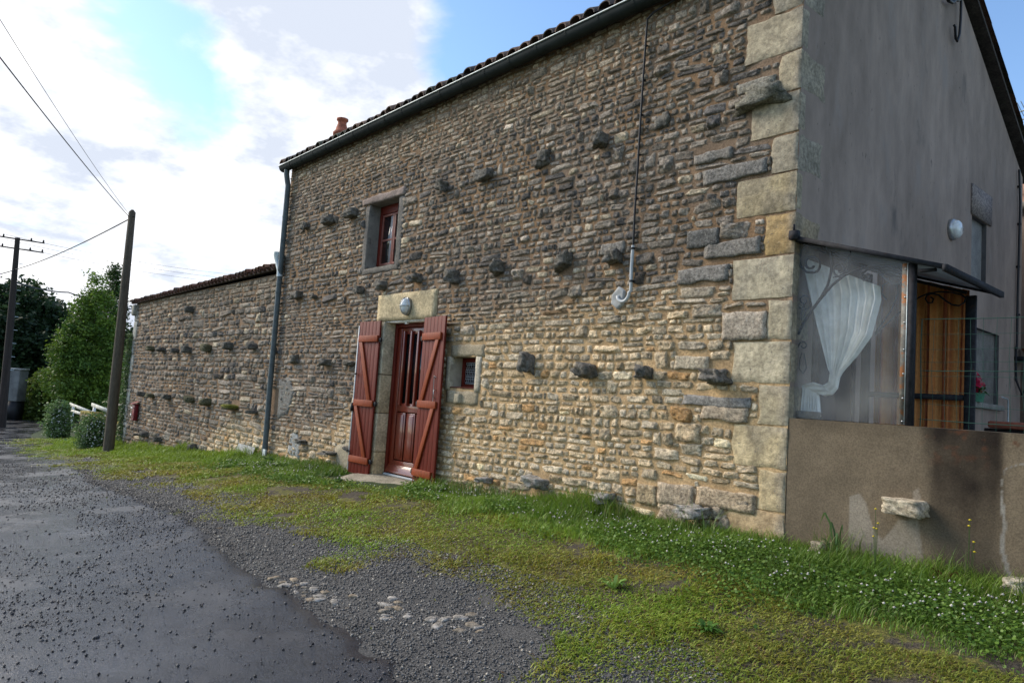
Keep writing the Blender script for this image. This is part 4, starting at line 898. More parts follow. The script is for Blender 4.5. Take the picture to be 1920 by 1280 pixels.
# ------------------------------------------------------------ terrace wall with its stains
TW = empty('terrace_wall', (3, .1, -1)); tag(TW, 'low brown rendered terrace wall with stains and a crack, running out from the house corner', 'wall')
def inpoly(X, Z, pts):
    P = np.array([(PY(a, b)[0], PY(a, b)[2]) for a, b in pts]); ins = np.zeros(len(X), bool); j = len(P)-1; dmin = np.full(len(X), 9.)
    for i in range(len(P)):
        xi, zi = P[i]; xj, zj = P[j]; c_ = ((zi > Z) != (zj > Z)) & (X < (xj-xi)*(Z-zi)/(zj-zi+1e-12)+xi); ins ^= c_
        t = np.clip(((X-xi)*(xj-xi)+(Z-zi)*(zj-zi))/((xj-xi)**2+(zj-zi)**2+1e-12), 0, 1); dmin = np.minimum(dmin, np.hypot(X-xi-t*(xj-xi), Z-zi-t*(zj-zi))); j = i
    return np.where(ins, dmin, -dmin)
X, Z, F = grid(np.concatenate([np.arange(.008, 2.2, .012), np.arange(2.2, 7.1, .1)]), np.concatenate([[-1.9, -1.6, -1.4], np.arange(-1.3, .0, .012), [0.0]]))
P2 = np.stack([X, Z], 1); nx_ = .02*vnoise(P2*9, 3)
base = np.array([.150, .115, .076]); c = base*(1+.10*vnoise(P2*2.5, 8)[:, None]); streak = vnoise(np.stack([X*14, Z*1.5], 1), 9)
top = sm((Z+.14)/.14)[:, None]; c = c*(1-.35*top*(0.6+.4*streak[:, None]))
d_ = inpoly(X, Z, [(1594, 930), (1612, 925), (1625, 945), (1640, 1000), (1656, 1012), (1675, 990), (1685, 975), (1722, 975), (1724, 1000), (1732, 1050), (1748, 1100), (1600, 1070), (1570, 1050), (1590, 1010)])
w = sm((d_+nx_*.5)/.012+.5)[:, None]; c = c*(1-w)+np.array([.235, .20, .155])*w
d_ = inpoly(X, Z, [(1712, 920), (1722, 915), (1727, 935), (1722, 975), (1710, 975)]); w = sm((d_)/.01+.5)[:, None]*.7; c = c*(1-w)+np.array([.235, .20, .155])*w
d_ = inpoly(X, Z, [(1734, 790), (1884, 790), (1882, 900), (1874, 1000), (1868, 1110), (1748, 1110), (1738, 960), (1738, 860)])
w = sm((d_+.045*streak)/.09+.5)[:, None]*.93*(1-.55*sm((-.30-Z)/.45))[:, None]*(.95+.25*vnoise(P2*5, 19)+.12*streak)[:, None]; w = np.clip(w, 0, .97); c = c*(1-w)+np.array([.011, .007, .005])*w; rs = (sm(vnoise(P2*18, 20, 2)*3-.6)*sm((Z+.28)/.2)*(X > .92))[:, None]*.6; c = c*(1-rs)+np.array([.10, .035, .015])*rs
cr = np.array([PY(a, b) for a, b in ((1880, 870), (1884, 885), (1879, 900), (1880, 915), (1876, 925), (1880, 950), (1884, 990), (1880, 1030), (1890, 1070), (1896, 1110))]); xc = np.interp(Z, cr[::-1, 2], cr[::-1, 0])
wd = np.interp(Z, [-1.0, -.45, -.35, -.2], [.015, .009, .002, .0015]); w = (sm((wd-np.abs(X-xc+nx_*.4))/.005+.4)*((Z < -.19)))[:, None]; c = c*(1-w)+np.array([.22, .20, .17])*w
w = ((np.abs(Z+.205-.02*np.sin(X*30)) < .0035) & (X > cr[0, 0]) & (X < 1.9))[:, None]*.8; c = c*(1-w)+np.array([.24, .22, .19])*w
Yv = -.004+.004*vnoise(P2*5, 4)-.003*(w[:, 0] > .5)
me = make_mesh('wall_face', np.stack([X, Yv, Z], 1), [F], c, M_terrace, True); link('wall_face', me, TW)
b = MB(); b.add([(.008, 0, 0), (7.1, 0, 0), (7.1, .2, .002), (.008, .2, .002)], [(0, 1, 2, 3)], (.11, .09, .065)); b.add([(.008, .2, -.9), (7.1, .2, -.9), (7.1, .2, .002), (.008, .2, .002)], [(3, 2, 1, 0)], (.15, .12, .08)); b.add([(7.1, 0, -1.9), (7.1, .2, -1.9), (7.1, .2, 0), (7.1, 0, 0)], [(0, 1, 2, 3)], (.15, .12, .08)); b.build('wall_back', M_terrace, TW)
for k, (px, py, w, h, o, cc) in enumerate([(1698, 950, 72, 40, .16, (.42, .35, .25)), (1545, 1030, 28, 40, .14, (.25, .21, .15)), (1908, 1096, 44, 34, .14, (.40, .35, .27))]):
    p = PY(px, py, -.06); q = PY(px+w/2, py+h/2, -.06); s_ = PY(px-w/2, py-h/2, -.06)
    V, F, c_ = rock((p[0], -.05, p[2]), abs(q[0]-s_[0])*1.0, o+.1, abs(s_[2]-q[2])*1.0, 900+k, cc, res=9, rough=.15, flat=.8); MB().add(V, F, c_).build('projecting_stone', M_stone, TW)
gx, gy, gf = grid(np.linspace(.01, 7, 8), np.linspace(.2, 9, 8)); tag(link('terrace_floor', make_mesh('terrace_floor', np.stack([gx, gy, gx*0-.72], 1), [gf], None, M_concr)), 'concrete terrace floor behind the low wall', kind='structure')

# ------------------------------------------------------------ porch: glazed screen, awning, far end frame
scr = empty('porch_screen', (.45, .08, 0)); tag(scr, 'clear plastic porch screen in an iron frame with scrollwork, standing on the terrace wall', 'screen')
ys = .06
L0, T0 = PY(1496, 452, ys), PY(1488, 781, ys); R0, B0 = PY(1709, 492, ys), PY(1694, 795, ys)
b = MB(); b.box((L0[0]-.03, ys-.02, .003), (L0[0]+.004, ys+.02, L0[2]+.06)); b.build('side_post', M_iron, scr)
b = MB(); b.box((R0[0]-.012, ys-.02, .003), (R0[0]+.03, ys+.03, R0[2]+.02)); b.build('side_post', M_iron, scr)
b = MB(); zl = L0[2]-.01; zr_ = R0[2]-.005; X0, X1 = L0[0]+.004, R0[0]-.012
b.add([(X0, ys, .006), (X1, ys, .006), (X1, ys, zr_), (X0, ys, zl)], [(0, 1, 2, 3)])
b.add([(X0, ys+.004, .006), (X1, ys+.004, .006), (X1, ys+.004, zr_), (X0, ys+.004, zl)], [(3, 2, 1, 0)])
M_film = bpy.data.materials.new('cloudy_plastic'); M_film.use_nodes = True
nt = M_film.node_tree; nt.nodes.clear(); out = nt.nodes.new('ShaderNodeOutputMaterial'); tr = nt.nodes.new('ShaderNodeBsdfTransparent'); pb = nt.nodes.new('ShaderNodeBsdfPrincipled'); mx = nt.nodes.new('ShaderNodeMixShader')
tr.inputs[0].default_value = (.95, .95, .95, 1); pb.inputs['Base Color'].default_value = (.36, .36, .36, 1); pb.inputs['Roughness'].default_value = .12; pb.inputs['Specular IOR Level'].default_value = .7
nz = nt.nodes.new('ShaderNodeTexNoise'); nz.inputs['Scale'].default_value = 3.5; nz.inputs['Detail'].default_value = 5; ge = nt.nodes.new('ShaderNodeNewGeometry'); nt.links.new(ge.outputs['Position'], nz.inputs['Vector'])
mr = nt.nodes.new('ShaderNodeMapRange'); nt.links.new(nz.outputs[0], mr.inputs[0]); mr.inputs[1].default_value = .35; mr.inputs[2].default_value = .7; mr.inputs[3].default_value = .07; mr.inputs[4].default_value = .18
nt.links.new(mr.outputs[0], mx.inputs[0]); nt.links.new(tr.outputs[0], mx.inputs[1]); nt.links.new(pb.outputs[0], mx.inputs[2]); nt.links.new(mx.outputs[0], out.inputs[0])
b.build('plastic_pane', M_film, scr)
b = MB(); b.box((R0[0]-.055, ys-.012, .008), (R0[0]-.013, ys-.006, zr_+.0)); b.build('rusty_strip', M_rust, scr)
b = MB(); b.box((R0[0]-.018, ys-.022, .008), (R0[0]-.013, ys-.0125, zr_)); b.build('edge_trim', M_zincl, scr)
for z in (zr_-.04, .90, .72, .53, .36, .19, .03): m = MB(); m.lathe([(0, -.004), (.009, -.004), (.007, .004), (0, .006)], (0, 0, 0), 8, M=Matrix.Translation((R0[0]-.03, ys-.016, z)) @ Matrix.Rotation(math.pi/2, 4, 'X')); m.build('rivet', M_alu, scr)
for z in np.linspace(.05, L0[2]-.1, 11): m = MB(); m.lathe([(0, -.003), (.005, -.003), (.004, .003), (0, .004)], (0, 0, 0), 6, M=Matrix.Translation((L0[0]-.012, ys-.024, z)) @ Matrix.Rotation(math.pi/2, 4, 'X')); m.build('rivet', M_alu, scr)
def spiral(cx, cy, r0, r1, a0, a1, n=26): return [(cx+(r0+(r1-r0)*t)*math.cos(math.radians(a0+(a1-a0)*t)), cy+(r0+(r1-r0)*t)*math.sin(math.radians(a0+(a1-a0)*t))) for t in np.linspace(0, 1, n)]
def scroll(px, r_, y=ys+.03, mt=M_iron, par=scr, name='scroll'):
    m = MB(); m.tube([PY(a, b_, y) for a, b_ in px], r_, 6); return m.build(name, mt, par)
sc1 = [(1497, 627), (1506, 606), (1520, 585), (1537, 562), (1560, 535), (1582, 517), (1604, 506), (1632, 500), (1662, 499), (1684, 504), (1696, 512), (1695, 525), (1688, 532), (1674, 532), (1662, 524), (1650, 512), (1638, 505), (1626, 505), (1617, 512), (1615, 519), (1620, 525), (1628, 523), (1631, 517), (1626, 513)]
scroll(sc1, .010)
sc2 = [(1520, 585), (1540, 556), (1552, 535), (1558, 512), (1560, 490), (1557, 474), (1546, 463), (1530, 458), (1512, 459), (1502, 470), (1499, 485), (1502, 500), (1512, 510), (1525, 511)]+spiral(1521, 495, 18, 6, 50, -330)
scroll(sc2, .010)
scroll([(1562, 520), (1575, 517), (1587, 509), (1591, 494), (1588, 486), (1594, 478), (1595, 470)]+[], .006)
scroll(spiral(1575, 505, 15, 4, 60, 500), .008)
scroll([(1497, 575), (1505, 580), (1515, 579), (1521, 570)]+spiral(1508, 563, 11, 3, 20, -400), .006)
scroll([(1503, 600), (1502, 588), (1507, 570), (1511, 582), (1506, 596)], .004)
scroll(spiral(1506, 648, 9, 2.5, 160, 560)+[], .006); scroll([(1504, 660), (1500, 672), (1498, 690), (1506, 700), (1512, 690), (1510, 675), (1507, 662)], .004)
aw = empty('awning', (.5, .6, 1.2)); tag(aw, 'sloping lean-to awning over the porch, fixed to the grey gable', 'awning')
xo = 1.055; y0_, y1_ = -.0, 1.2; zi, zo = 1.415, 1.085
zat = lambda x: zi+(zo-zi)*x/xo
M_sheet = mat('grey_translucent_sheet', (.27, .28, .29), var=((3, .2),), bump=(), rough=.3, spec=.5)
b = MB(); b.add([(.012, y0_, zi), (xo, y0_, zo), (xo, y1_, zo), (.012, y1_, zi), (.012, y0_, zi+.012), (xo, y0_, zo+.012), (xo, y1_, zo+.012), (.012, y1_, zi+.012)], [(0, 1, 2, 3), (7, 6, 5, 4), (0, 4, 5, 1), (1, 5, 6, 2), (2, 6, 7, 3)]); b.build('awning_sheet', M_sheet, aw)
def bar(name, A, B, h, w, mt, par):
    A = Vector(A); B = Vector(B); d = (B-A); M_ = Matrix.Translation(A) @ d.to_track_quat('X', 'Z').to_matrix().to_4x4()
    m = MB(); m.box((0, -w/2, -h/2), (d.length, w/2, h/2), M=M_); return m.build(name, mt, par)
bar('awning_rail', (.012, -.012, zi-.006), (xo+.02, -.012, zo-.006), .034, .024, M_iron, aw)
bar('awning_rail', (.012, y1_+.012, zi-.006), (xo+.02, y1_+.012, zo-.006), .034, .024, M_iron, aw)
bar('awning_gutter', (xo+.02, -.03, zo-.012), (xo+.02, y1_+.04, zo-.012), .045, .03, M_iron, aw)
bar('awning_rail', (.02, .0, zi-.02), (.02, y1_, zi-.02), .03, .03, M_iron, aw)
b = MB(); b.box((-.03, -.05, zi-.02), (.04, .0, zi+.05)); b.box((.0, -.045, zi+.05), (.012, -.03, zi+.10)); b.build('fixing_bracket', M_iron, aw)
b = MB(); b.box((.90, .03, zat(.95)-.05), (1.0, .06, zat(.95)-.03)); b.build('fixing_bracket', M_iron, aw)
yf_ = 1.12; fe = empty('porch_end_frame', (.5, yf_, 0)); tag(fe, 'dark iron posts and rails with scrollwork closing the far end of the porch', 'screen')  # open end frame of the porch: posts and rails only, no screen in it
pr_ = PY(1822, 600, yf_)[0]; pl_ = PY(1628, 600, yf_)[0]
MB().box((pr_-.04, yf_-.02, -.72), (pr_+.03, yf_+.02, 1.06)).build('post', M_iron, fe); MB().box((pl_-.045, yf_-.02, -.72), (pl_+.02, yf_+.02, 1.30)).build('post', M_iron, fe)
zm_ = PY(1770, 744, yf_)[2]; MB().box((pl_+.02, yf_-.015, zm_-.022), (pr_-.04, yf_+.015, zm_+.022)).build('rail', M_iron, fe)
bar('rail', (pl_+.02, yf_, zat(pl_)-.045), (pr_-.04, yf_, zat(pr_)-.045), .025, .024, M_iron, fe)
def scy(px, r_, name='scroll'): return scroll(px, r_, yf_-.03, M_iron, fe, name)
scy([(1716, 562), (1726, 556), (1740, 550), (1760, 547), (1785, 548), (1802, 552), (1811, 559), (1808, 567), (1798, 573), (1785, 571), (1772, 563), (1760, 553), (1748, 550), (1738, 553), (1735, 560), (1740, 568), (1748, 567), (1750, 560), (1745, 557)], .007)
scy([(1640, 625), (1655, 605), (1672, 580), (1684, 550), (1682, 535), (1668, 528), (1655, 535), (1653, 550), (1662, 562)], .007); scy([(1640, 628), (1670, 600), (1700, 575)], .007)
# striped curtain behind the frame
xs = np.linspace(pl_+.03, pr_-.03, 240); X, Z = np.meshgrid(xs, np.linspace(0, 1, 12)); Z = -.7+Z*(zat(X)-.03+.7); ph = X.ravel()*50
Yc = yf_+.06+.028*np.sin(ph)+.010*np.sin(X.ravel()*133+1)+.004*np.sin(Z.ravel()*5+X.ravel()*20)
st = (np.sin(X.ravel()*50+.6)+.7*np.sin(X.ravel()*104+2.1)); cA = np.array([.50, .185, .055]); cB = np.array([.52, .24, .08]); cC = np.array([.33, .095, .04])
w1 = sm(st*1.4+.5)[:, None]; w2 = sm(-st*1.5-.2)[:, None]; c = cA*(1-w1)+cB*w1; c = c*(1-w2)+cC*w2
i = np.arange(11)[:, None]*240+np.arange(239)[None, :]; F = np.stack([i, i+1, i+241, i+240], -1).reshape(-1, 4)
M_cloth = mat('curtain_cloth', attr=True, var=((30, .1),), bump=((200, .2, .001),), rough=.9)
o = link('striped_curtain', make_mesh('striped_curtain', np.stack([X.ravel(), Yc, Z.ravel()], 1), [F], c, M_cloth, True)); tag(o, 'orange and brown striped curtain hanging behind the iron frame of the porch', 'curtain')
# white net curtain tied back behind the screen
def drape(secs, y, seed, nu=60, ns=8, fold=9, amp=.018):
    V = []; A = []
    for k in range(len(secs)-1):
        for t in np.linspace(0, 1, ns, endpoint=(k == len(secs)-2)):
            l = np.array(secs[k][0])*(1-t)+np.array(secs[k+1][0])*t; r_ = np.array(secs[k][1])*(1-t)+np.array(secs[k+1][1])*t; A.append((l, r_))
    for (l, r_) in A:
        wd = np.hypot(*(r_-l)); am = amp*min(1.4, .35+wd/90)
        for j in range(nu):
            s_ = j/(nu-1); q = l*(1-s_)+r_*s_; P = PY(q[0], q[1], y); P = P+np.array([0, am*math.sin(s_*fold*2*math.pi+seed)+am*.5*math.sin(s_*fold*4.7+seed*2), 0]); V.append(P)
    n = len(A); i = np.arange(n-1)[:, None]*nu+np.arange(nu-1)[None, :]; return np.array(V), np.stack([i, i+1, i+nu+1, i+nu], -1).reshape(-1, 4)
M_netc = mat('white_net_cloth', (.80, .81, .77), var=((12, .12),), bump=((150, .2, .001),), rough=.9)
nc = MB()
for secs, sd in (([((1498, 480), (1648, 536)), ((1512, 540), (1650, 562)), ((1527, 600), (1632, 630)), ((1541, 650), (1605, 668)), ((1552, 690), (1580, 697)), ((1560, 706), (1572, 712))], 1),
                 ([((1556, 700), (1574, 708)), ((1554, 716), (1570, 728)), ((1543, 722), (1560, 740)), ((1524, 716), (1545, 742)), ((1503, 722), (1534, 738)), ((1499, 750), (1536, 752)), ((1496, 779), (1538, 781))], 2)):
    V, F = drape(secs, ys+.14, sd); nc.add(V, F)
tag(nc.build('net_curtain', M_netc, None, smooth=True), 'white net curtain tied back behind the plastic porch screen', 'curtain')
a = PY(1490, 772, ys+.12); m = MB(); m.lathe([(.0, 0), (.085, 0), (.10, .055), (.105, .058), (.09, .056), (0, .05)], (PY(1515, 775, ys+.12)[0], ys+.12, .004), 20); o = m.build('basin', M_concr, None, smooth=True); tag(o, 'pale round dish on the wall top under the net curtain', 'dish')
# door in the gable under the awning
dr = empty('gable_door', (0, .7, 0)); tag(dr, 'dark door in the grey gable seen dimly through the plastic screen', 'door')
MB().box((-.002, .40, -.7), (.02, 1.02, .95)).build('door_leaf', mat('dark_door_paint', (.045, .05, .065), var=((4, .2),), bump=(), rough=.5), dr)
for a, b_ in ((.34, .40), (1.02, 1.08)): MB().box((.0, a, -.7), (.035, b_, 1.0)).build('door_frame', M_iron, dr)
# green wire fence on the wall
wf = empty('wire_fence', (3, .1, 0)); tag(wf, 'green coated wire mesh fence along the top of the terrace wall', 'fence')
yw = .10; rw = random.Random(8)
for k, zz_ in enumerate([PY(1800, v, yw)[2] for v in (597, 625, 653, 679, 707, 738, 761, 790)]+[PY(1800, 694, yw)[2]]):
    th = .0026 if k in (0, 7, 8) else .0012
    xs = np.arange(.89, 5.2, .15); MB().tube([(x, yw+rw.uniform(-.003, .003), zz_+.006*math.sin(x*3+k)+rw.uniform(-.002, .002)) for x in xs], th, 5).build('wire', M_wiregreen, wf)
for k, x in enumerate(np.arange(.897, 5.1, .075)):
    MB().tube([(x+rw.uniform(-.004, .004)+.004*math.sin(z*9+k), yw+.002, z) for z in np.linspace(.005, PY(1800, 597, yw)[2], 8)], (.0011 if k else .0035), 5).build('wire', M_wiregreen, wf)
# terrace clutter
fp = empty('flower_pot', (.05, 4.4, .34)); tag(fp, 'small pale green pot of red flowers on the gable window sill', 'flower pot')
q = PX(1829, 741, .02); m = MB(); m.lathe([(0, 0), (.07, 0), (.09, .10), (.095, .10), (.08, .10), (0, .09)], (.03, q[1], .337), 14); m.build('pot', mat('pale_green_glaze', (.12, .36, .24), var=(), bump=(), rough=.3), fp, smooth=True)
rr = np.random.default_rng(5); m = MB(); mf = MB()
for k in range(90):
    c_ = np.array([.03, q[1], .47])+rr.normal(0, [.035, .05, .035]); d = rr.normal(0, .025, (3, 3)); m.add(c_+d, [(0, 1, 2)], (.05, .12, .03))
for k in range(110):
    c_ = np.array([.03, q[1]-.02, .56])+rr.normal(0, [.03, .06, .045]); d = rr.normal(0, .02, (3, 3)); mf.add(c_+d, [(0, 1, 2)], (.42, .01, .05))
tag(m.build('leaves', M_leaf, fp), kind='stuff'); tag(mf.build('petals', M_flower, fp), kind='stuff')
tb = empty('garden_barbecue', (1.0, 3, 0)); tag(tb, 'dark garden table with a terracotta slab on top, behind the wire fence', 'table')
A_ = CAM+ray(1852, 779)*(8.0); bx0 = float(PY(1854, 790, 2.4)[0]); MB().box((bx0, 2.35, .035), (bx0+1.0, 2.85, .10)).build('slab', M_terra, tb, bevel=.02); MB().box((bx0-.04, 2.4, -.72), (bx0+.95, 2.8, .033)).build('table_body', M_black, tb, bevel=.01)
tp = MB(); tp.tube([PX(1879, 744, .06), PX(1889, 748, .06), PX(1890, 752, .05), PX(1890, 800, .05)], .010, 7); o = tp.build('water_tap', M_zincl, None); tag(o, 'thin bent metal standpipe against the grey gable', 'pipe')
# neighbouring roof corner and television aerial beyond the gable
nb = empty('neighbour_chimney', (0, 11, 4)); tag(nb, 'brick chimney corner of the neighbouring house just past the gable eave', 'chimney')
def PYd(px, py, y): return PY(px, py, y)
a = PYd(1903, 262, 9.0); e_ = PYd(1903, 330, 9.0)
MB().box((a[0], 9.0, a[2]-3), (a[0]+1.5, 9.7, a[2]-.02), col=(.28, .20, .15)).build('brickwork', mat('worn_brick', (.27, .16, .11), var=((6, .4), (30, .3)), bump=((30, .5, .01),), rough=.9), nb)
MB().box((a[0]-.05, 8.95, a[2]-.02), (a[0]+1.6, 9.8, a[2]+.06)).build('capping', M_cement, nb)
MB().box((a[0]+.02, 8.98, a[2]-.55), (a[0]+1.5, 9.0, a[2]-.42)).build('brick_band', M_terra, nb)
ae = empty('television_aerial', (0, 9, 5)); tag(ae, 'thin metal television aerial sticking out beyond the gable roof', 'aerial')
A0 = PYd(1884, 221, 9.3); A1 = PYd(1960, 192, 9.3); MB().tube([A0, A1], .014, 6).build('boom', M_zincl, ae)
MB().tube([PYd(1905, 213, 9.3), PYd(1905, 224, 9.3), PYd(1908, 227, 9.3), PYd(1925, 222, 9.3)], .014, 6).build('bracket', M_zincl, ae)
for k, px_ in enumerate(range(1888, 1950, 7)): c_ = A0+(A1-A0)*((px_-1884)/76); MB().tube([c_+np.array([-.02, -.2, .1]), c_+np.array([.02, .2, -.1])], .006, 5).build('rod', M_alu, ae)
mast = PYd(1950, 195, 9.3); MB().tube([mast, mast-np.array([0, 0, 3])], .02, 6).build('mast', M_zincl, ae)

# ------------------------------------------------------------ poles and wires
P1b = PG(203, 848); P1t = PY(248, 398, P1b[1]); hgt = P1t[2]-P1b[2]
pole = empty('utility_pole', tuple(P1b)); tag(pole, 'leaning grey wooden utility pole standing in the grass in front of the barn end', 'pole')
m = MB(); m.tube([P1b-np.array([0, 0, .3]), P1b+(P1t-P1b)*.3, P1b+(P1t-P1b)*.6, P1t, P1t+np.array([0, 0, .06])], [.118, .110, .096, .076, .025], 16); m.build('pole_shaft', M_wood, pole, smooth=True)
m = MB(); m.tube([P1t+np.array([-.14, -.02, -.12]), P1t+np.array([.16, .02, -.12])], .012, 6); m.lathe([(0, 0), (.03, 0), (.035, .05), (0, .06)], P1t+np.array([-.14, -.02, -.13]), 8); m.build('pole_bracket', M_iron, pole)
D2 = 36.0; dd = ray(6, 776); P2b = CAM+dd*D2; P2b[2] = float(G(P2b[0], P2b[1])); 
dtop = ray(33, 446); P2t = CAM+dtop*(np.hypot(P2b[0]-CAM[0], P2b[1]-CAM[1])/np.hypot(dtop[0], dtop[1]))
pole2 = empty('utility_pole', tuple(P2b)); tag(pole2, 'dark distant utility pole with crossarms at the left edge, among the trees', 'pole')
m = MB(); m.tube([P2b-np.array([0, 0, .5]), P2b+(P2t-P2b)*.5, P2t], [.17, .135, .09], 12); m.build('pole_shaft', M_wood2, pole2, smooth=True)
side = np.array(_R)*1.0; side[2] = 0; side /= np.linalg.norm(side); fw_ = np.array([-side[1], side[0], 0])
for k, (dz_, ln) in enumerate(((-.05, .95), (-.45, .95))):
    v = side*.8+fw_*.6; m = MB(); c_ = P2t+np.array([0, 0, dz_]); m.tube([c_-v*ln, c_+v*ln], .028, 6); m.build('crossarm', M_wood2, pole2)
    for t in (-.95, -.5, .5, .95): m = MB(); m.lathe([(0, 0), (.03, .0), (.035, .06), (.02, .1), (0, .11)], c_+v*ln*t+np.array([0, 0, .03]), 8); m.build('insulator', M_black, pole2)
for k in range(9): c_ = P2b+(P2t-P2b)*(.30+.07*k); MB().tube([c_+side*.26, c_+side*.34-fw_*.05, c_+side*.24-fw_*.12], .015, 5).build('step_iron', M_zincl, pole2)
def wire(pts, r_, label, sag=.0):
    P = [np.array(p, float) for p in pts]; out = []
    for a, b_ in zip(P[:-1], P[1:]):
        for t in np.linspace(0, 1, 14): out.append(a*(1-t)+b_*t-np.array([0, 0, sag*4*t*(1-t)]))
    m = MB(); m.tube(out, r_, 5); return tag(m.build('overhead_cable', M_wire, None), label, 'cable')
h1 = P1t+np.array([-.14, -.02, -.1]); h2 = P1t+np.array([-.05, -.05, -.06])
wire([h1, CAM+ray(-60, 30)*9.0], .008, 'thick overhead cable rising from the nearer pole to the upper left', .05)
wire([h2, CAM+ray(-60, -60)*9.5], .004, 'thin overhead cable rising beside the thicker one from the nearer pole', .08)
Q2 = P2t+(P2b-P2t)*.17
wire([h1+np.array([0, 0, -.05]), Q2], .016, 'overhead cable running from the nearer pole down to the distant pole', .12)
wire([Q2, CAM+ray(-40, 520)*33], .02, 'overhead cable leaving the distant pole past the left edge', .05)
Q3 = P2t+(P2b-P2t)*.235
wire([Q3, CAM+ray(128, 548)*40.5, CAM+ray(262, 582)*44], .03, 'thick bundled overhead cable running from the distant pole behind the trees', .1)
for k, (y_a, y_b) in enumerate(((452, 497), (460, 505), (466, 513))): wire([P2t-side*.5+np.array([0, 0, .1-.2*k]), CAM+ray(600, y_b+22)*60], .007, ['topmost', 'middle', 'lowest'][k]+' of three faint power lines crossing the sky behind the nearer pole', .6)

# ------------------------------------------------------------ far end: fence, low wall, post, box, tarp
lw = empty('low_stone_wall', (-24, .5, -2)); tag(lw, 'low mossy rubble garden wall beyond the barn under the white rails', 'wall')
A = PG(243, 838); A = np.array([-20.2, .35]); B = np.array([-31.0, .9])
def lwall(A, B, h0, h1, seed):
    r = np.random.default_rng(seed); L_ = np.linalg.norm(B-A); d = (B-A)/L_; nn = np.array([-d[1], d[0]]); nn = nn if nn[1] < 0 else -nn; out = 0
    s = 0.0
    rows = int(max(h0, h1)/.11)
    for k in range(rows+1):
        s = r.random()*.1
        while s < L_:
            w = .16+.2*r.random(); t = s/L_; hh = h0*(1-t)+h1*t; gz = float(G(*(A+d*(s)))); z = gz+k*.11
            if k*.11 < hh:
                p = A+d*(s+w/2); cc = [(.26, .20, .11), (.22, .19, .14), (.30, .24, .14), (.17, .15, .11)][r.integers(4)]
                if k*.11 > hh-.13: cc = (.22, .18, .05)
                V, F, c_ = rock((0, 0, 0), w*1.0, .34, .115, seed*1000+k*97+int(s*10), cc, res=3, rough=.12, flat=.9)
                V = np.stack([p[0]+V[:, 0]*d[0]-V[:, 1]*nn[0]*-1, p[1]+V[:, 0]*d[1]+V[:, 1]*nn[1]*-1, z+.05+V[:, 2]], 1)
                MB().add(V, F, c_).build('stone', M_stone, lw); out += 1
            s += w
    return out
lwall(np.array([-20.1, .35]), np.array([-21.5, .45]), .62, .6, 3); lwall(np.array([-24.0, .40]), np.array([-28.2, .7]), .75, .85, 4)
b = MB(); b.add([(-20.0, .40, -2.6), (-29, .82, -3), (-29, .82, -1.75), (-20.0, .40, -1.62)], [(3, 2, 1, 0), (0, 1, 2, 3)], (.15, .12, .07)); b.build('wall_core', M_mortar, lw)
M_raild = mat('weathered_white_rail', (.50, .50, .45), var=((6, .3),), bump=(), rough=.8)
fn = empty('white_rail_fence', (-24, .7, -1.5)); tag(fn, 'white board rail fence stepping down behind the low garden wall', 'fence')
def board(name, a, b_, y0, y1, h, th=.025, mt=None, par=fn):
    h *= .72; mt = M_raild
    A = PY(a[0], a[1], y0); B = PY(b_[0], b_[1], y1); return bar(name, A, B, h, th, mt, par)
board('rail', (131, 757), (176, 775), .95, .75, .17); board('rail', (133, 769), (176, 783), .95, .75, .15)
board('rail', (172, 758), (208, 772), .75, .62, .18); board('rail', (176, 775), (206, 783), .75, .62, .13)
board('rail', (226, 779), (243, 784), .58, .52, .26); board('rail', (226, 800), (243, 804), .58, .52, .22)
for (px, py, yy) in ((134, 775, .96), (173, 780, .77), (207, 785, .62)): p = PY(px, py, yy+.05); MB().box((p[0]-.06, p[1], float(G(p[0], 0))), (p[0]+.06, p[1]+.08, p[2]+.35)).build('fence_post', M_white, fn)
p = PY(232, 764, .5); tag(MB().box((p[0]-.45, .5, -2.3), (p[0]+.40, 1.0, p[2]), col=(.13, .12, .10)).box((p[0]-.52, .44, p[2]), (p[0]+.47, 1.06, p[2]+.1), col=(.17, .16, .14)).build('stone_pier', M_mortar, None), 'squat dark stone gate pier between the nearer pole and the barn', 'pier')
def far(px, dist):
    d = ray(px, 780); h = np.hypot(d[0], d[1]); p = CAM+d/h*dist; p[2] = float(G(p[0], p[1])); return p
p = far(22, 42.0); hh = 42/ FPX
cpost = empty('concrete_pillar', tuple(p)); tag(cpost, 'pale concrete transformer pillar with dark base at the left edge', 'pillar')
rot = Matrix.Translation(p) @ Matrix.Rotation(math.atan2(side[1], side[0]), 4, 'Z')
m = MB(); m.box((-.34, -.3, .9), (.34, .35, 2.40), M=rot); m.build('pillar_body', mat('stained_pillar_concrete', (.15, .15, .145), var=((2, .3),), bump=(), rough=.9), cpost, bevel=.04); m = MB(); m.box((-.38, -.34, 2.40), (.38, .34, 2.48), M=rot); m.build('cap', M_concr, cpost)
m = MB(); m.box((-.31, -.28, 0), (.31, .33, .9), M=rot); m.build('base', M_black, cpost)
p = far(43, 46.0); r = np.random.default_rng(6); X, Y_, F = grid(np.linspace(-1, 1, 22), np.linspace(-.8, .8, 14)); hz_ = .42*np.clip(1-X**2, 0, 1)**.6*np.clip(1-(Y_/.8)**2, 0, 1)**.6*(1+.4*vnoise(np.stack([X, Y_], 1)*2.5, 2))
V = np.stack([p[0]+X*side[0]*1.0+Y_*fw_[0], p[1]+X*side[1]+Y_*fw_[1], p[2]+hz_+.02], 1); o = link('tarpaulin', make_mesh('tarpaulin', V, [F], None, M_tarp, True)); tag(o, 'blue tarpaulin heap on the far grass under the trees', 'tarpaulin')

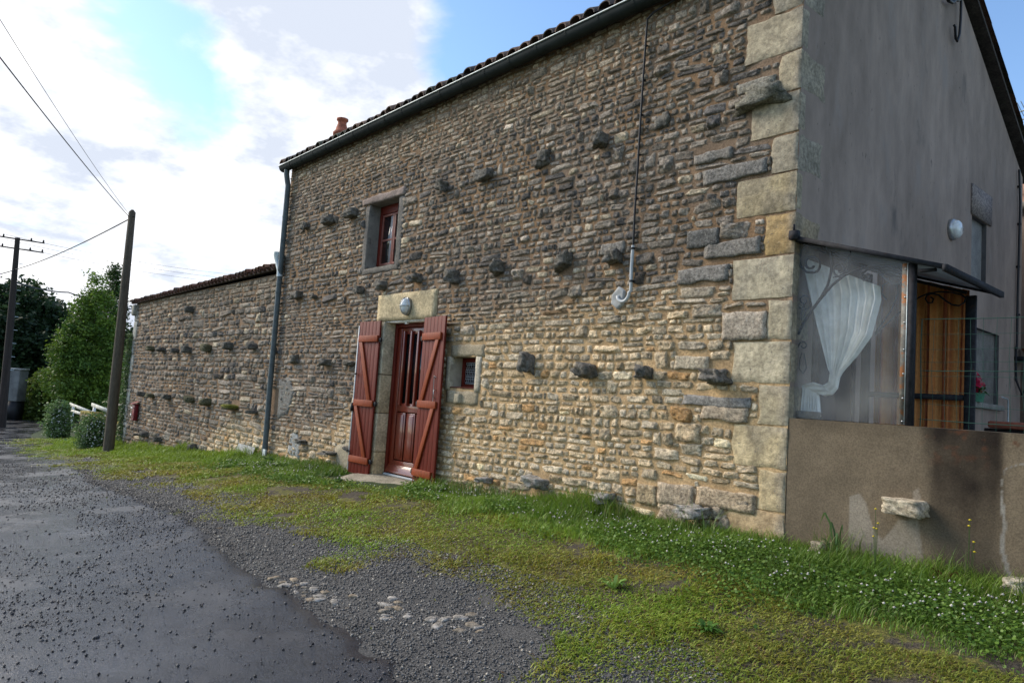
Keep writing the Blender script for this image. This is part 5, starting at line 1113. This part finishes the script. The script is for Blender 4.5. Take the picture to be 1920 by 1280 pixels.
# ------------------------------------------------------------ trees and bushes
def leaves_mesh(P, size, cols, r, aspect=1.6, droop=.0):
    n = len(P); a = r.normal(size=(n, 3)); a[:, 2] = a[:, 2]*.6-droop; a /= np.linalg.norm(a, axis=1, keepdims=True); b = r.normal(size=(n, 3)); b -= a*(a*b).sum(1, keepdims=True); b /= np.linalg.norm(b, axis=1, keepdims=True)
    s = size*(.6+.8*r.random((n, 1))); V = np.stack([P-a*s*aspect*.5, P+b*s*.42, P+a*s*aspect*.5, P-b*s*.42], 1).reshape(-1, 3)
    F = np.arange(n*4).reshape(-1, 4); return V, F, np.repeat(cols, 4, 0)
def tree(name, base, H, prof, dens, leaf, c0, c1, seed, label, cat='tree', group=None, trunk=.16, clump=.5, sub=26, tc=(.0,), wob=.25, low=.12):
    """prof: list of (height fraction, half width m)"""
    r = np.random.default_rng(seed); root = empty(name, tuple(base)); tag(root, label, cat, group)
    hs = np.array([p[0] for p in prof])*H; ws = np.array([p[1] for p in prof]); base = np.array(base, float)
    n = int(dens); t = r.random(n*3); z = hs[0]+(hs[-1]-hs[0])*t; w = np.interp(z, hs, ws); keep = r.random(n*3) < (w/ws.max())**1.2; z = z[keep][:n]; w = w[keep][:n]; n = len(z)
    th = r.random(n)*2*math.pi; rad = w*np.sqrt(r.random(n))**.55*(1+wob*vnoise(np.stack([np.cos(th)*1.7, np.sin(th)*1.7, z*.9], 1), seed, 2)*1.6)
    Cc = np.stack([base[0]+rad*np.cos(th), base[1]+rad*np.sin(th), base[2]+z], 1)
    m = MB(); tip = base+np.array([0, 0, H*.9]); m.tube([base-np.array([0, 0, .2]), base+np.array([.05, .03, H*.3]), base+np.array([-.04, .05, H*.6]), tip], [trunk, trunk*.75, trunk*.45, .02], 9); m.build('trunk', M_bark, root, smooth=True)
    lm = MB(); 
    for k in range(0, n, max(1, n//70)):
        c_ = Cc[k]; a = base+np.array([0, 0, max(.1*H, (c_[2]-base[2])*.75-.1)]); md = (a+c_)/2+np.array([0, 0, -.1*H*.3]); lm.tube([a, md, c_], [trunk*.28, trunk*.16, .008], 5)
    o = lm.build('limbs', M_bark, root); tag(o, kind='stuff')
    K = Cc.repeat(sub, 0)+r.normal(0, clump*.42, (n*sub, 3))*np.array([1, 1, .75]); tone = np.clip(.5+.5*vnoise(Cc*.9, seed+3, 2)+r.normal(0, .18, n), 0, 1).repeat(sub)[:, None]; tone = np.clip(tone+r.normal(0, .12, (n*sub, 1)), 0, 1)
    cc = np.asarray(c0)*(1-tone)+np.asarray(c1)*tone
    V, F, c_ = leaves_mesh(K, leaf, cc, r); m = MB(); m.add(V, F, c_); o = m.build('crown', M_leaf, root); o['kind'] = 'stuff'; return root
def htop(px, py, dist):
    d = ray(px, py); b_ = far(px, dist); return CAM[2]+d[2]/np.hypot(d[0], d[1])*dist-b_[2]
b1 = far(152, 41.0)
s33 = 33/FPX
H1 = htop(150, 515, 41)
tree('ash_tree', b1, H1, [(.02, .8), (.2, 1.3), (.40, 1.4), (.62, 1.05), (.80, .62), (.92, .28), (1.0, .08)], 500, .09, (.042, .095, .016), (.19, .28, .033), 41, 'bright green upright leafy tree in the middle of the far verge beyond the fence', trunk=.12, clump=.5, sub=70, wob=.45)
b1b = far(188, 43.0); tree('ash_tree', b1b, htop(190, 485, 43), [(.05, .7), (.35, .95), (.6, .75), (.8, .5), (.92, .25), (1.0, .06)], 300, .085, (.030, .065, .014), (.085, .14, .026), 42, 'slimmer dark green tree pressed against the right of the bright upright one', trunk=.1, clump=.4, sub=60, wob=.45)
s50 = 50/FPX
tree('chestnut_tree', far(14, 50), htop(14, 525, 50), [(.12, 1.6), (.3, 2.6), (.55, 2.7), (.78, 2.0), (.93, 1.0), (1, .2)], 560, .17, (.012, .030, .012), (.035, .065, .018), 43, 'large dark leafy tree rising behind the distant pole', trunk=.25, clump=.75, sub=70)
tree('chestnut_tree', far(70, 52), htop(70, 565, 52), [(.10, 1.4), (.3, 2.2), (.55, 2.1), (.8, 1.5), (1, .3)], 440, .17, (.012, .030, .012), (.032, .060, .018), 44, 'rounder dark tree to the right of the distant pole', trunk=.25, clump=.75, sub=70)
tree('chestnut_tree', far(-45, 50), htop(-45, 560, 50), [(.10, 1.8), (.4, 2.6), (.8, 1.8), (1, .3)], 300, .17, (.012, .030, .012), (.032, .060, .018), 48, 'dark tree cut off by the left edge behind the pillar', trunk=.25, clump=.75, sub=70)
tree('cedar_tree', far(238, 44), htop(238, 612, 44), [(.1, 1.2), (.45, 1.1), (.7, .7), (1, .1)], 240, .17, (.012, .028, .018), (.025, .05, .028), 45, 'dark conifer showing between the nearer pole and the barn', trunk=.15, clump=.45, sub=34)
tree('garden_shrub', far(236, 33), 1.9, [(.02, .7), (.4, .95), (.8, .7), (1, .2)], 170, .09, (.03, .07, .012), (.10, .17, .025), 46, 'bright green rounded shrub behind the gate pier', 'shrub', trunk=.05, clump=.28, sub=40)
tree('garden_shrub', far(78, 43), 2.5, [(.02, .8), (.4, .95), (.8, .6), (1, .2)], 220, .12, (.04, .08, .014), (.15, .20, .035), 47, 'yellow green shrub at the left foot of the bright upright tree', 'shrub', trunk=.05, clump=.35, sub=36)
tree('flowering_bush', far(111, 28.5), 1.15, [(.0, .14), (.35, .24), (.8, .13), (1, .05)], 150, .06, (.05, .10, .028), (.16, .25, .09), 51, 'grey green flowering bush at the far end of the low wall', 'bush', 'flowering bushes along the low garden wall', trunk=.03, clump=.3, sub=40, wob=.6)
tree('flowering_bush', far(180, 21.5),   .80, [(.0, .18), (.35, .28), (.75, .28), (1, .1)], 150, .045, (.05, .10, .028), (.16, .25, .09), 52, 'grey green bush with white flowers just left of the nearer pole', 'bush', 'flowering bushes along the low garden wall', trunk=.03, clump=.26, sub=44, wob=.6)
# a few white flower heads on those bushes
for (px, dist, H, w, sd) in ((111, 28.3, 1.1, .26, 3), (180, 21.3, .75, .29, 4)):
    r = np.random.default_rng(sd); b_ = far(px, dist); n = 320; u = r.normal(size=(n, 3)); u /= np.linalg.norm(u, axis=1, keepdims=True); P = b_+np.array([0, 0, H*.5])+u*np.array([w, w, H*.5])*(.75+.3*r.random((n, 1)))
    V, F, c_ = leaves_mesh(P, .035, np.ones((n, 3))*np.array([.7, .7, .66]), r, 1.0); m = MB(); m.add(V, F, c_)
    root = [o for o in bpy.data.objects if o.name.startswith('flowering_bush') and o.type == 'EMPTY'][0 if px == 111 else 1]; tag(m.build('blossom', M_flower, root), kind='stuff')
# distant wood closing the view
r = np.random.default_rng(77); n = 1500; pxs = r.uniform(-160, 300, n); ds = r.uniform(58, 80, n); P = []
for a, d in zip(pxs, ds):
    q = far(a, d); top = (4.6+1.0*math.sin(a*.03)+.8*math.sin(a*.09+2)); q[2] += r.random()**.8*top; P.append(q)
P = np.array(P); K = P.repeat(34, 0)+r.normal(0, .45, (n*34, 3)); tone = np.clip(.5+.5*vnoise(P*.4, 9, 2)+r.normal(0, .15, n), 0, 1).repeat(34)[:, None]
V, F, c_ = leaves_mesh(K, .34, np.array([.012, .028, .010])*(1-tone)+np.array([.035, .062, .018])*tone, r); m = MB(); m.add(V, F, c_)
tag(m.build('distant_wood', M_leaf, None), 'dark mass of woodland beyond the lane', kind='stuff')
# ivy at the barn corner
r = np.random.default_rng(78); n = 1600; z = r.uniform(-1.9, 1.1, n); P = np.stack([BX0-.03+r.normal(0, .07, n)*(1.2-.3*z), -.07+r.normal(0, .05, n), z], 1)
iv = empty('ivy', (BX0, -.05, -2)); tag(iv, 'pale variegated ivy climbing the far corner of the barn', 'ivy')
V, F, c_ = leaves_mesh(P, .06, np.array([.10, .15, .06])*(.6+.9*r.random((n, 1))), r, 1.1); m = MB(); m.add(V, F, c_); tag(m.build('ivy_leaves', M_leaf, iv), kind='stuff')
MB().tube([(BX0-.05, -.06, -2.1), (BX0-.02, -.06, -1), (BX0-.06, -.06, 0), (BX0-.02, -.06, .9)], .012, 5).build('ivy_stem', M_bark, iv)

# ------------------------------------------------------------ ground cover
def falloff(n, x0, x1, r):                                # x positions with density falling off with distance from the camera
    u = r.random(n); d0, d1 = 2.773-x1+2.2, 2.773-x0+2.2; d = d0*(d1/d0)**u; return 2.773-d+2.2
def gz(x, y): return surf(x, y)
def blades(x, y, h, wd, lean, col, r):
    n = len(x); z = gz(x, y)-.005; th = r.random(n)*2*math.pi; dx, dy = np.cos(th), np.sin(th); lx = lean*h*np.cos(th+1.2); ly = lean*h*np.sin(th+1.2)
    B = np.stack([x, y, z], 1); s = np.stack([dx, dy, dx*0], 1)*wd[:, None]/2; m1 = B+np.stack([lx*.3, ly*.3, h*.55], 1); t = B+np.stack([lx, ly, h*(1-.25*lean)], 1)
    V = np.stack([B-s, B+s, m1+s*.8, m1-s*.8, t], 1).reshape(-1, 3); i = np.arange(n)[:, None]*5
    return V, i+np.array([[0, 1, 2, 3]]), i+np.array([[3, 2, 4]]), np.repeat(col, 5, 0)
r = np.random.default_rng(101); n = 150000
x = falloff(n, -24, 3.4, r); le = lush_edge(x); t = r.random(n)**1.05; rag = 1+.38*vnoise(np.stack([x*1.7, x*0], 1), 30, 3)+.10*r.normal(size=n); y = le*t*1.12*rag-.015; y = np.where(x < -19.6, y+.3, y)
dens = vnoise(np.stack([x*1.6, y*2.5], 1), 31, 2); keep = (dens > -.45+.5*(t-.6)) ; keep &= ~((x > -6.6) & (x < -4.75) & (y > -.62)); x, y, t, dens = x[keep], y[keep], t[keep], dens[keep]; n = len(x)
near_wall = np.clip(1-t, 0, 1); h = (.035+.13*near_wall**1.6*(1+1.1*vnoise(np.stack([x*1.1, y*2], 1), 33, 2))*np.interp(x, [-6, -3, -.5, .6, 3], [.7, .9, 1.35, .9, .7])+.035*dens)*(.4+1.1*r.random(n)**1.4); h = np.clip(h, .015, .36); h *= np.where(x < -10, 1.35, 1)
dist = 2.773-x+3; wd = .0026+.00062*dist
tone = np.clip(.5+.6*vnoise(np.stack([x*.9, y*2], 1), 35, 2)+r.normal(0, .2, n), 0, 1)[:, None]
cg = np.array([.09, .17, .018])*(1-tone)+np.array([.24, .36, .045])*tone; cg = np.where(r.random((n, 1)) < .05, np.array([[.26, .24, .10]]), cg); yl = sm((-7.5-x)/5)[:, None]*.8; cg = cg*(1-yl)+np.array([.24, .33, .032])*yl
V, Q, T, c_ = blades(x, y, h, wd, .3+.5*r.random(n), cg, r); m = MB(); m.n = 0; m.V = [V]; m.C = [c_]; m.F = {4: [Q], 3: [T]}
tag(m.build('tall_grass', M_leaf, None), 'lush tall grass growing along the foot of the wall', 'grass', kind='stuff')
# taller seeding stems close to the wall
n = 5200; x = falloff(n, -11, 3.3, r); y = -np.abs(r.normal(.03, .13, n))-.02; nn = vnoise(np.stack([x*1.3, y*2], 1), 36, 2); keep = (nn > -.1) & ~((x > -6.65) & (x < -4.4)); x, y = x[keep], y[keep]; n = len(x)
h = (.14+.20*r.random(n))*np.interp(x, [-8, -3, -1, .3, 3], [.6, .8, 1.1, 1.0, .8]); cg = np.array([.12, .19, .04])*(.7+.7*r.random((n, 1))); cg = np.where(r.random((n, 1)) < .25, np.array([[.27, .27, .10]]), cg)
V, Q, T, c_ = blades(x, y, h, .0022+.0007*(2.773-x+3), .2+.5*r.random(n), cg, r); m = MB(); m.V = [V]; m.C = [c_]; m.F = {4: [Q], 3: [T]}
tag(m.build('seeding_grass', M_leaf, None), 'tall thin seeding grass stems against the wall foot', 'grass', kind='stuff')
# low moss and thin dry grass over the verge
n = 230000; x = falloff(n, -24, 3.9, r); a = lush_edge(x)*.8; b_ = gravel_edge(x)-.60; t = r.random(n)*1.15-.05; y = a*(1-t)+b_*t+.1*r.normal(size=n)
nn = vnoise(np.stack([x*1.5, y*1.9], 1), 41, 3); keep = nn > -.24+.66*sm((t-.62)/.45)+.25*(r.random(n)-.5); x, y, t, nn = x[keep], y[keep], t[keep], nn[keep]; n = len(x)
h = (.012+.018*r.random(n)+.04*np.clip(vnoise(np.stack([x*2.2, y*3], 1), 44, 2), 0, 1))*(1+.4*(x < -8)); wd = .003+.0009*(2.773-x+3)
tone = np.clip(.5+.8*vnoise(np.stack([x*1.1, y*1.8], 1), 45, 2)+r.normal(0, .2, n), 0, 1)[:, None]; cg = np.array([.33, .27, .045])*(1-tone)+np.array([.23, .34, .032])*tone; gl_ = sm((x+.5)/2.5)[:, None]*.5; cg = cg*(1-gl_)+np.array([.16, .24, .03])*gl_; gl_ = sm((-7-x)/5)[:, None]*.5; cg = cg*(1-gl_)+np.array([.28, .33, .035])*gl_; cg = np.where(r.random((n, 1)) < .08, np.array([[.15, .08, .03]]), cg)
V, Q, T, c_ = blades(x, y, h, wd, .8+.8*r.random(n), cg, r); m = MB(); m.V = [V]; m.C = [c_]; m.F = {4: [Q], 3: [T]}
tag(m.build('short_grass', M_leaf, None), 'thin yellowing grass and moss over the verge', 'grass', kind='stuff')
# clover: little rounded leaves, denser by the terrace wall
n = 46000; x = falloff(n, -9.5, 3.3, r); le = lush_edge(x); t = r.random(n); rag = 1+.38*vnoise(np.stack([x*1.7, x*0], 1), 30, 3)+.16*r.normal(size=n); y = le*(.25+.95*t)*rag; nn = vnoise(np.stack([x*1.8+5, y*2.6], 1), 51, 3); keep = nn > .06-.16*sm((x+2)/3); x, y, t = x[keep], y[keep], t[keep]
keep = ~((x > -6.65) & (x < -4.75) & (y > -.65)); x, y, t = x[keep], y[keep], t[keep]; n = len(x)
z = gz(x, y)+(.02+.07*r.random(n)**.8)*(1-.6*sm((t-.7)/.3)); P = np.stack([x, y, z], 1); up = np.array([0, 0, 1.])+r.normal(0, .45, (n, 3)); up /= np.linalg.norm(up, axis=1, keepdims=True)
a = np.cross(up, r.normal(size=(n, 3))); a /= np.linalg.norm(a, axis=1, keepdims=True); b2 = np.cross(up, a); s = (.0035+.0007*(2.773-x+3)+.0045*r.random(n))[:, None]
V = np.stack([P-a*s-b2*s*.4, P-b2*s, P+a*s-b2*s*.4, P+a*s*.6+b2*s*.8, P-a*s*.6+b2*s*.8], 1).reshape(-1, 3); i = np.arange(n)[:, None]*5
tone = r.random((n, 1)); cc = np.repeat(np.array([.065, .135, .018])*(1-tone)+np.array([.15, .25, .035])*tone, 5, 0)
m = MB(); m.V = [V]; m.C = [cc]; m.F = {4: [i+np.array([[0, 1, 2, 3]])], 3: [i+np.array([[0, 3, 4]])]}
tag(m.build('clover', M_leaf, None), 'dense dark green clover at the foot of the walls', 'clover', kind='stuff')
OCT = np.array([(1, 0, 0), (-1, 0, 0), (0, 1, 0), (0, -1, 0), (0, 0, 1), (0, 0, -1)], float); OF = np.array([(0, 2, 4), (2, 1, 4), (1, 3, 4), (3, 0, 4), (2, 0, 5), (1, 2, 5), (3, 1, 5), (0, 3, 5)])
def pebbles(P, s, cols, r, flat=.65, name='gravel', label='', mt=M_pebble, jit=.25, kind='stuff', cat='gravel'):
    n = len(P); th = r.random(n)*6.283; c, s_ = np.cos(th)[:, None], np.sin(th)[:, None]
    O = OCT[None]*(1+r.normal(0, jit, (n, 6, 3)))+r.normal(0, jit*.6, (n, 6, 3)); O = O*s[:, None, None]; O[..., 2] *= flat
    X = O[..., 0]*c-O[..., 1]*s_; Y = (O[..., 0]*s_+O[..., 1]*c)*.8; V = np.stack([X, Y, O[..., 2]], -1)+P[:, None, :]
    F = (OF[None]+(np.arange(n)*6)[:, None, None]).reshape(-1, 3); m = MB(); m.add(V.reshape(-1, 3), F, np.repeat(cols, 6, 0)); return tag(m.build(name, mt, None), label, cat, kind=kind)
# clover heads
n = 800; x = falloff(n, -9, 3.2, r); y = lush_edge(x)*(.3+.85*r.random(n)); nn = vnoise(np.stack([x*1.6, y*2], 1), 61, 2); keep = (nn > -.25) & ~((x > -6.65) & (x < -4.75) & (y > -.65)); x, y = x[keep], y[keep]; n = len(x)
pebbles(np.stack([x, y, gz(x, y)+.07+.05*r.random(n)], 1), .005+.004*r.random(n)+.0003*(3-x), np.ones((n, 3))*np.array([.46, .43, .38])*(.7+.4*r.random((n, 1))), r, .9, 'clover_flowers', 'white clover flower heads dotted in the grass', M_flower, cat='flowers')
# gravel margin
n = 62000; x = falloff(n, -17, 3.3, r); a = gravel_edge(x)+.25; b_ = road_edge(x)-.06; t = r.random(n); y = a*(1-t)+b_*t-np.where(r.random(n) < .10, r.exponential(.16, n), 0)
nn = vnoise(np.stack([x*1.4, y*2], 1), 71, 2); keep = nn+1.3*t > .05; x, y = x[keep], y[keep]; n = len(x)
s = (.0045+.006*r.random(n)**2)*(1+.05*(3-x)); tone = r.random((n, 1)); cc = np.array([.040, .039, .039])*(1-tone)+np.array([.135, .130, .122])*tone; cc = np.where(r.random((n, 1)) < .05, np.array([[.36, .32, .26]]), cc)
pebbles(np.stack([x, y, gz(x, y)+s*.3], 1), s, cc, r, .7, 'gravel', 'loose grey gravel between the grass and the lane')
# chips scattered on the wet lane
n = 85000; x = falloff(n, -14, 3.4, r); y = road_edge(x)+.05-4.6*r.random(n)**1.15; nn = vnoise(np.stack([x*.9, y*1.3], 1), 81, 3)+.15*vnoise(np.stack([x*4, y*5], 1), 82, 2); keep = (nn > .08+.6*(r.random(n)-.45)) | (r.random(n) < .16) ; x, y = x[keep], y[keep]; n = len(x)
s = (.0028+.0085*r.random(n)**4)*(1+.05*(3-x)); zz = G(x, y)+.018*vnoise(np.stack([x, y], 1)*1.3, 3)+.014; tone = r.random((n, 1))
pebbles(np.stack([x, y, zz+s*.35], 1), s, np.array([.012, .012, .014])*(1-tone)+np.array([.07, .07, .075])*tone, r, .7, 'loose_chippings', 'dark loose chippings scattered over the wet asphalt', cat='chippings')
# pale limestone pieces showing along the edge of the lane
lr = np.random.default_rng(91); spots = []
for k in range(80):
    t = lr.random(); px = 480+t*400+lr.normal(0, 22); py = 1085+t*92+lr.normal(0, 10)
    if k > 52: px = 860+lr.random()*330; py = 1150+lr.normal(0, 45)
    if k > 66: px = 250+lr.random()*220; py = 935+(px-250)*.33+lr.normal(0, 8)
    if 52 < k < 62: continue
    spots.append((px, py))
cob = bpy.data.objects['ground']
for k, (px, py) in enumerate(spots):
    p = PG(px, py); zs_ = float(gz(np.array([p[0]]), np.array([p[1]]))[0]); w = lr.uniform(.04, .12) if k < 53 else lr.uniform(.04, .08)
    if p[1] < road_edge(p[0])+.02: continue
    V, F, c_ = rock((p[0], p[1], zs_-.001), w*.9, w*lr.uniform(.4, .75), w*.22, 1300+k, np.array([(.34, .31, .27), (.30, .24, .17), (.38, .35, .31), (.26, .22, .17)][k % 4])*(.8 if k < 53 else .42), res=4, rough=.2, flat=.45)
    th = lr.random()*3.14; q = V-p*np.array([1, 1, 0]); q[:, 0], q[:, 1] = q[:, 0]*math.cos(th)-q[:, 1]*math.sin(th), q[:, 0]*math.sin(th)+q[:, 1]*math.cos(th); V = q+p*np.array([1, 1, 0])
    MB().add(V, F, c_).build('limestone_piece', M_stone, cob)
# broad-leaved weeds
def weed(px, py, R_, H, n, seed, label, cat='weed', c0=(.05, .11, .02), wl=.30, flower=None):
    p = PG(px, py); r = np.random.default_rng(seed); z0 = float(gz(np.array([p[0]]), np.array([p[1]]))[0]); m = MB()
    for k in range(n):
        th = r.random()*6.283; L_ = R_*(.5+.6*r.random()); el = H*(.3+.8*r.random()); d = np.array([math.cos(th), math.sin(th), 0]); s = np.array([-d[1], d[0], 0])*L_*wl*.5
        B = np.array([p[0], p[1], z0]); q = [B+d*L_*.1, B+d*L_*.45+np.array([0, 0, el*.8]), B+d*L_*.8+np.array([0, 0, el]), B+d*L_*1.1+np.array([0, 0, el*.7])]
        V = [q[0]-s*.15, q[0]+s*.15, q[1]-s, q[1]+s, q[2]-s*.8, q[2]+s*.8, q[3]]; m.add(V, [(0, 1, 3, 2), (2, 3, 5, 4)], np.array(c0)*(.7+.7*r.random())); m.add([V[4], V[5], V[6]], [(0, 1, 2)], np.array(c0)*1.1)
    root = empty('weed_plant', tuple(p)); tag(root, label, cat); tag(m.build('leaves', M_leaf, root), kind='stuff')
    if flower:
        f = MB(); s_ = MB()
        for k in range(flower[0]):
            a = np.array([p[0]+r.normal(0, R_*.35), p[1]+r.normal(0, R_*.2), z0+H*(1.6+1.4*r.random())*flower[2]]); s_.tube([(p[0], p[1], z0), (p[0]*.5+a[0]*.5, p[1]*.5+a[1]*.5, (z0+a[2])/2), a], .0018, 4, (.07, .12, .03))
            f.add(OCT*.011*np.array([1, 1, .6])+a, OF, flower[1])
        s_.build('stems', M_leaf, root); tag(f.build('flowers', M_flower, root), kind='stuff')
    return root
weed(1150, 1105, .10, .08, 14, 1, 'clump of long pale dock leaves in the verge below the big low slab', c0=(.13, .23, .04))
weed(1325, 1186, .09, .045, 26, 3, 'bright green low tuft of leaves in the bare patch at lower right', c0=(.07, .16, .02))
weed(1570, 1062, .16, .34, 12, 5, 'tall pale grass weed leaning on the terrace wall beside the protruding stone', c0=(.10, .17, .05), wl=.12)
weed(1640, 1085, .10, .16, 8, 6, 'tall thin weed with yellow flowers before the damp patch of the terrace wall', c0=(.06, .12, .03), wl=.12, flower=(5, (.55, .42, .02), 1.0))
weed(1815, 1110, .10, .16, 8, 7, 'yellow flowered weed in front of the dark stain on the terrace wall', c0=(.06, .12, .03), wl=.12, flower=(4, (.55, .42, .02), 1.0))
weed(1770, 1108, .10, .12, 14, 8, 'reddish dock weed at the foot of the stained terrace wall', c0=(.10, .025, .015), wl=.2)
weed(1480, 1015, .14, .26, 12, 9, 'tall pale leaved weed at the corner between house and terrace wall', c0=(.09, .16, .04), wl=.14)
weed(505, 872, .20, .13, 16, 10, 'leafy weed at the foot of the downpipe')
weed(632, 905, .16, .12, 14, 11, 'leafy weed beside the left end of the door step')
# neighbouring rendered wall past the gable
nw = empty('neighbour_wall', (1.5, 7.2, -.7)); tag(nw, 'grey rendered wall of the next house past the far corner of the gable', 'wall')
MB().box((-.3, 6.9, -1), (5, 7.2, 3.25)).build('wall_face', M_gable, nw); MB().box((-.35, 6.8, 3.25), (5.1, 7.3, 3.33)).build('coping', M_cement, nw)
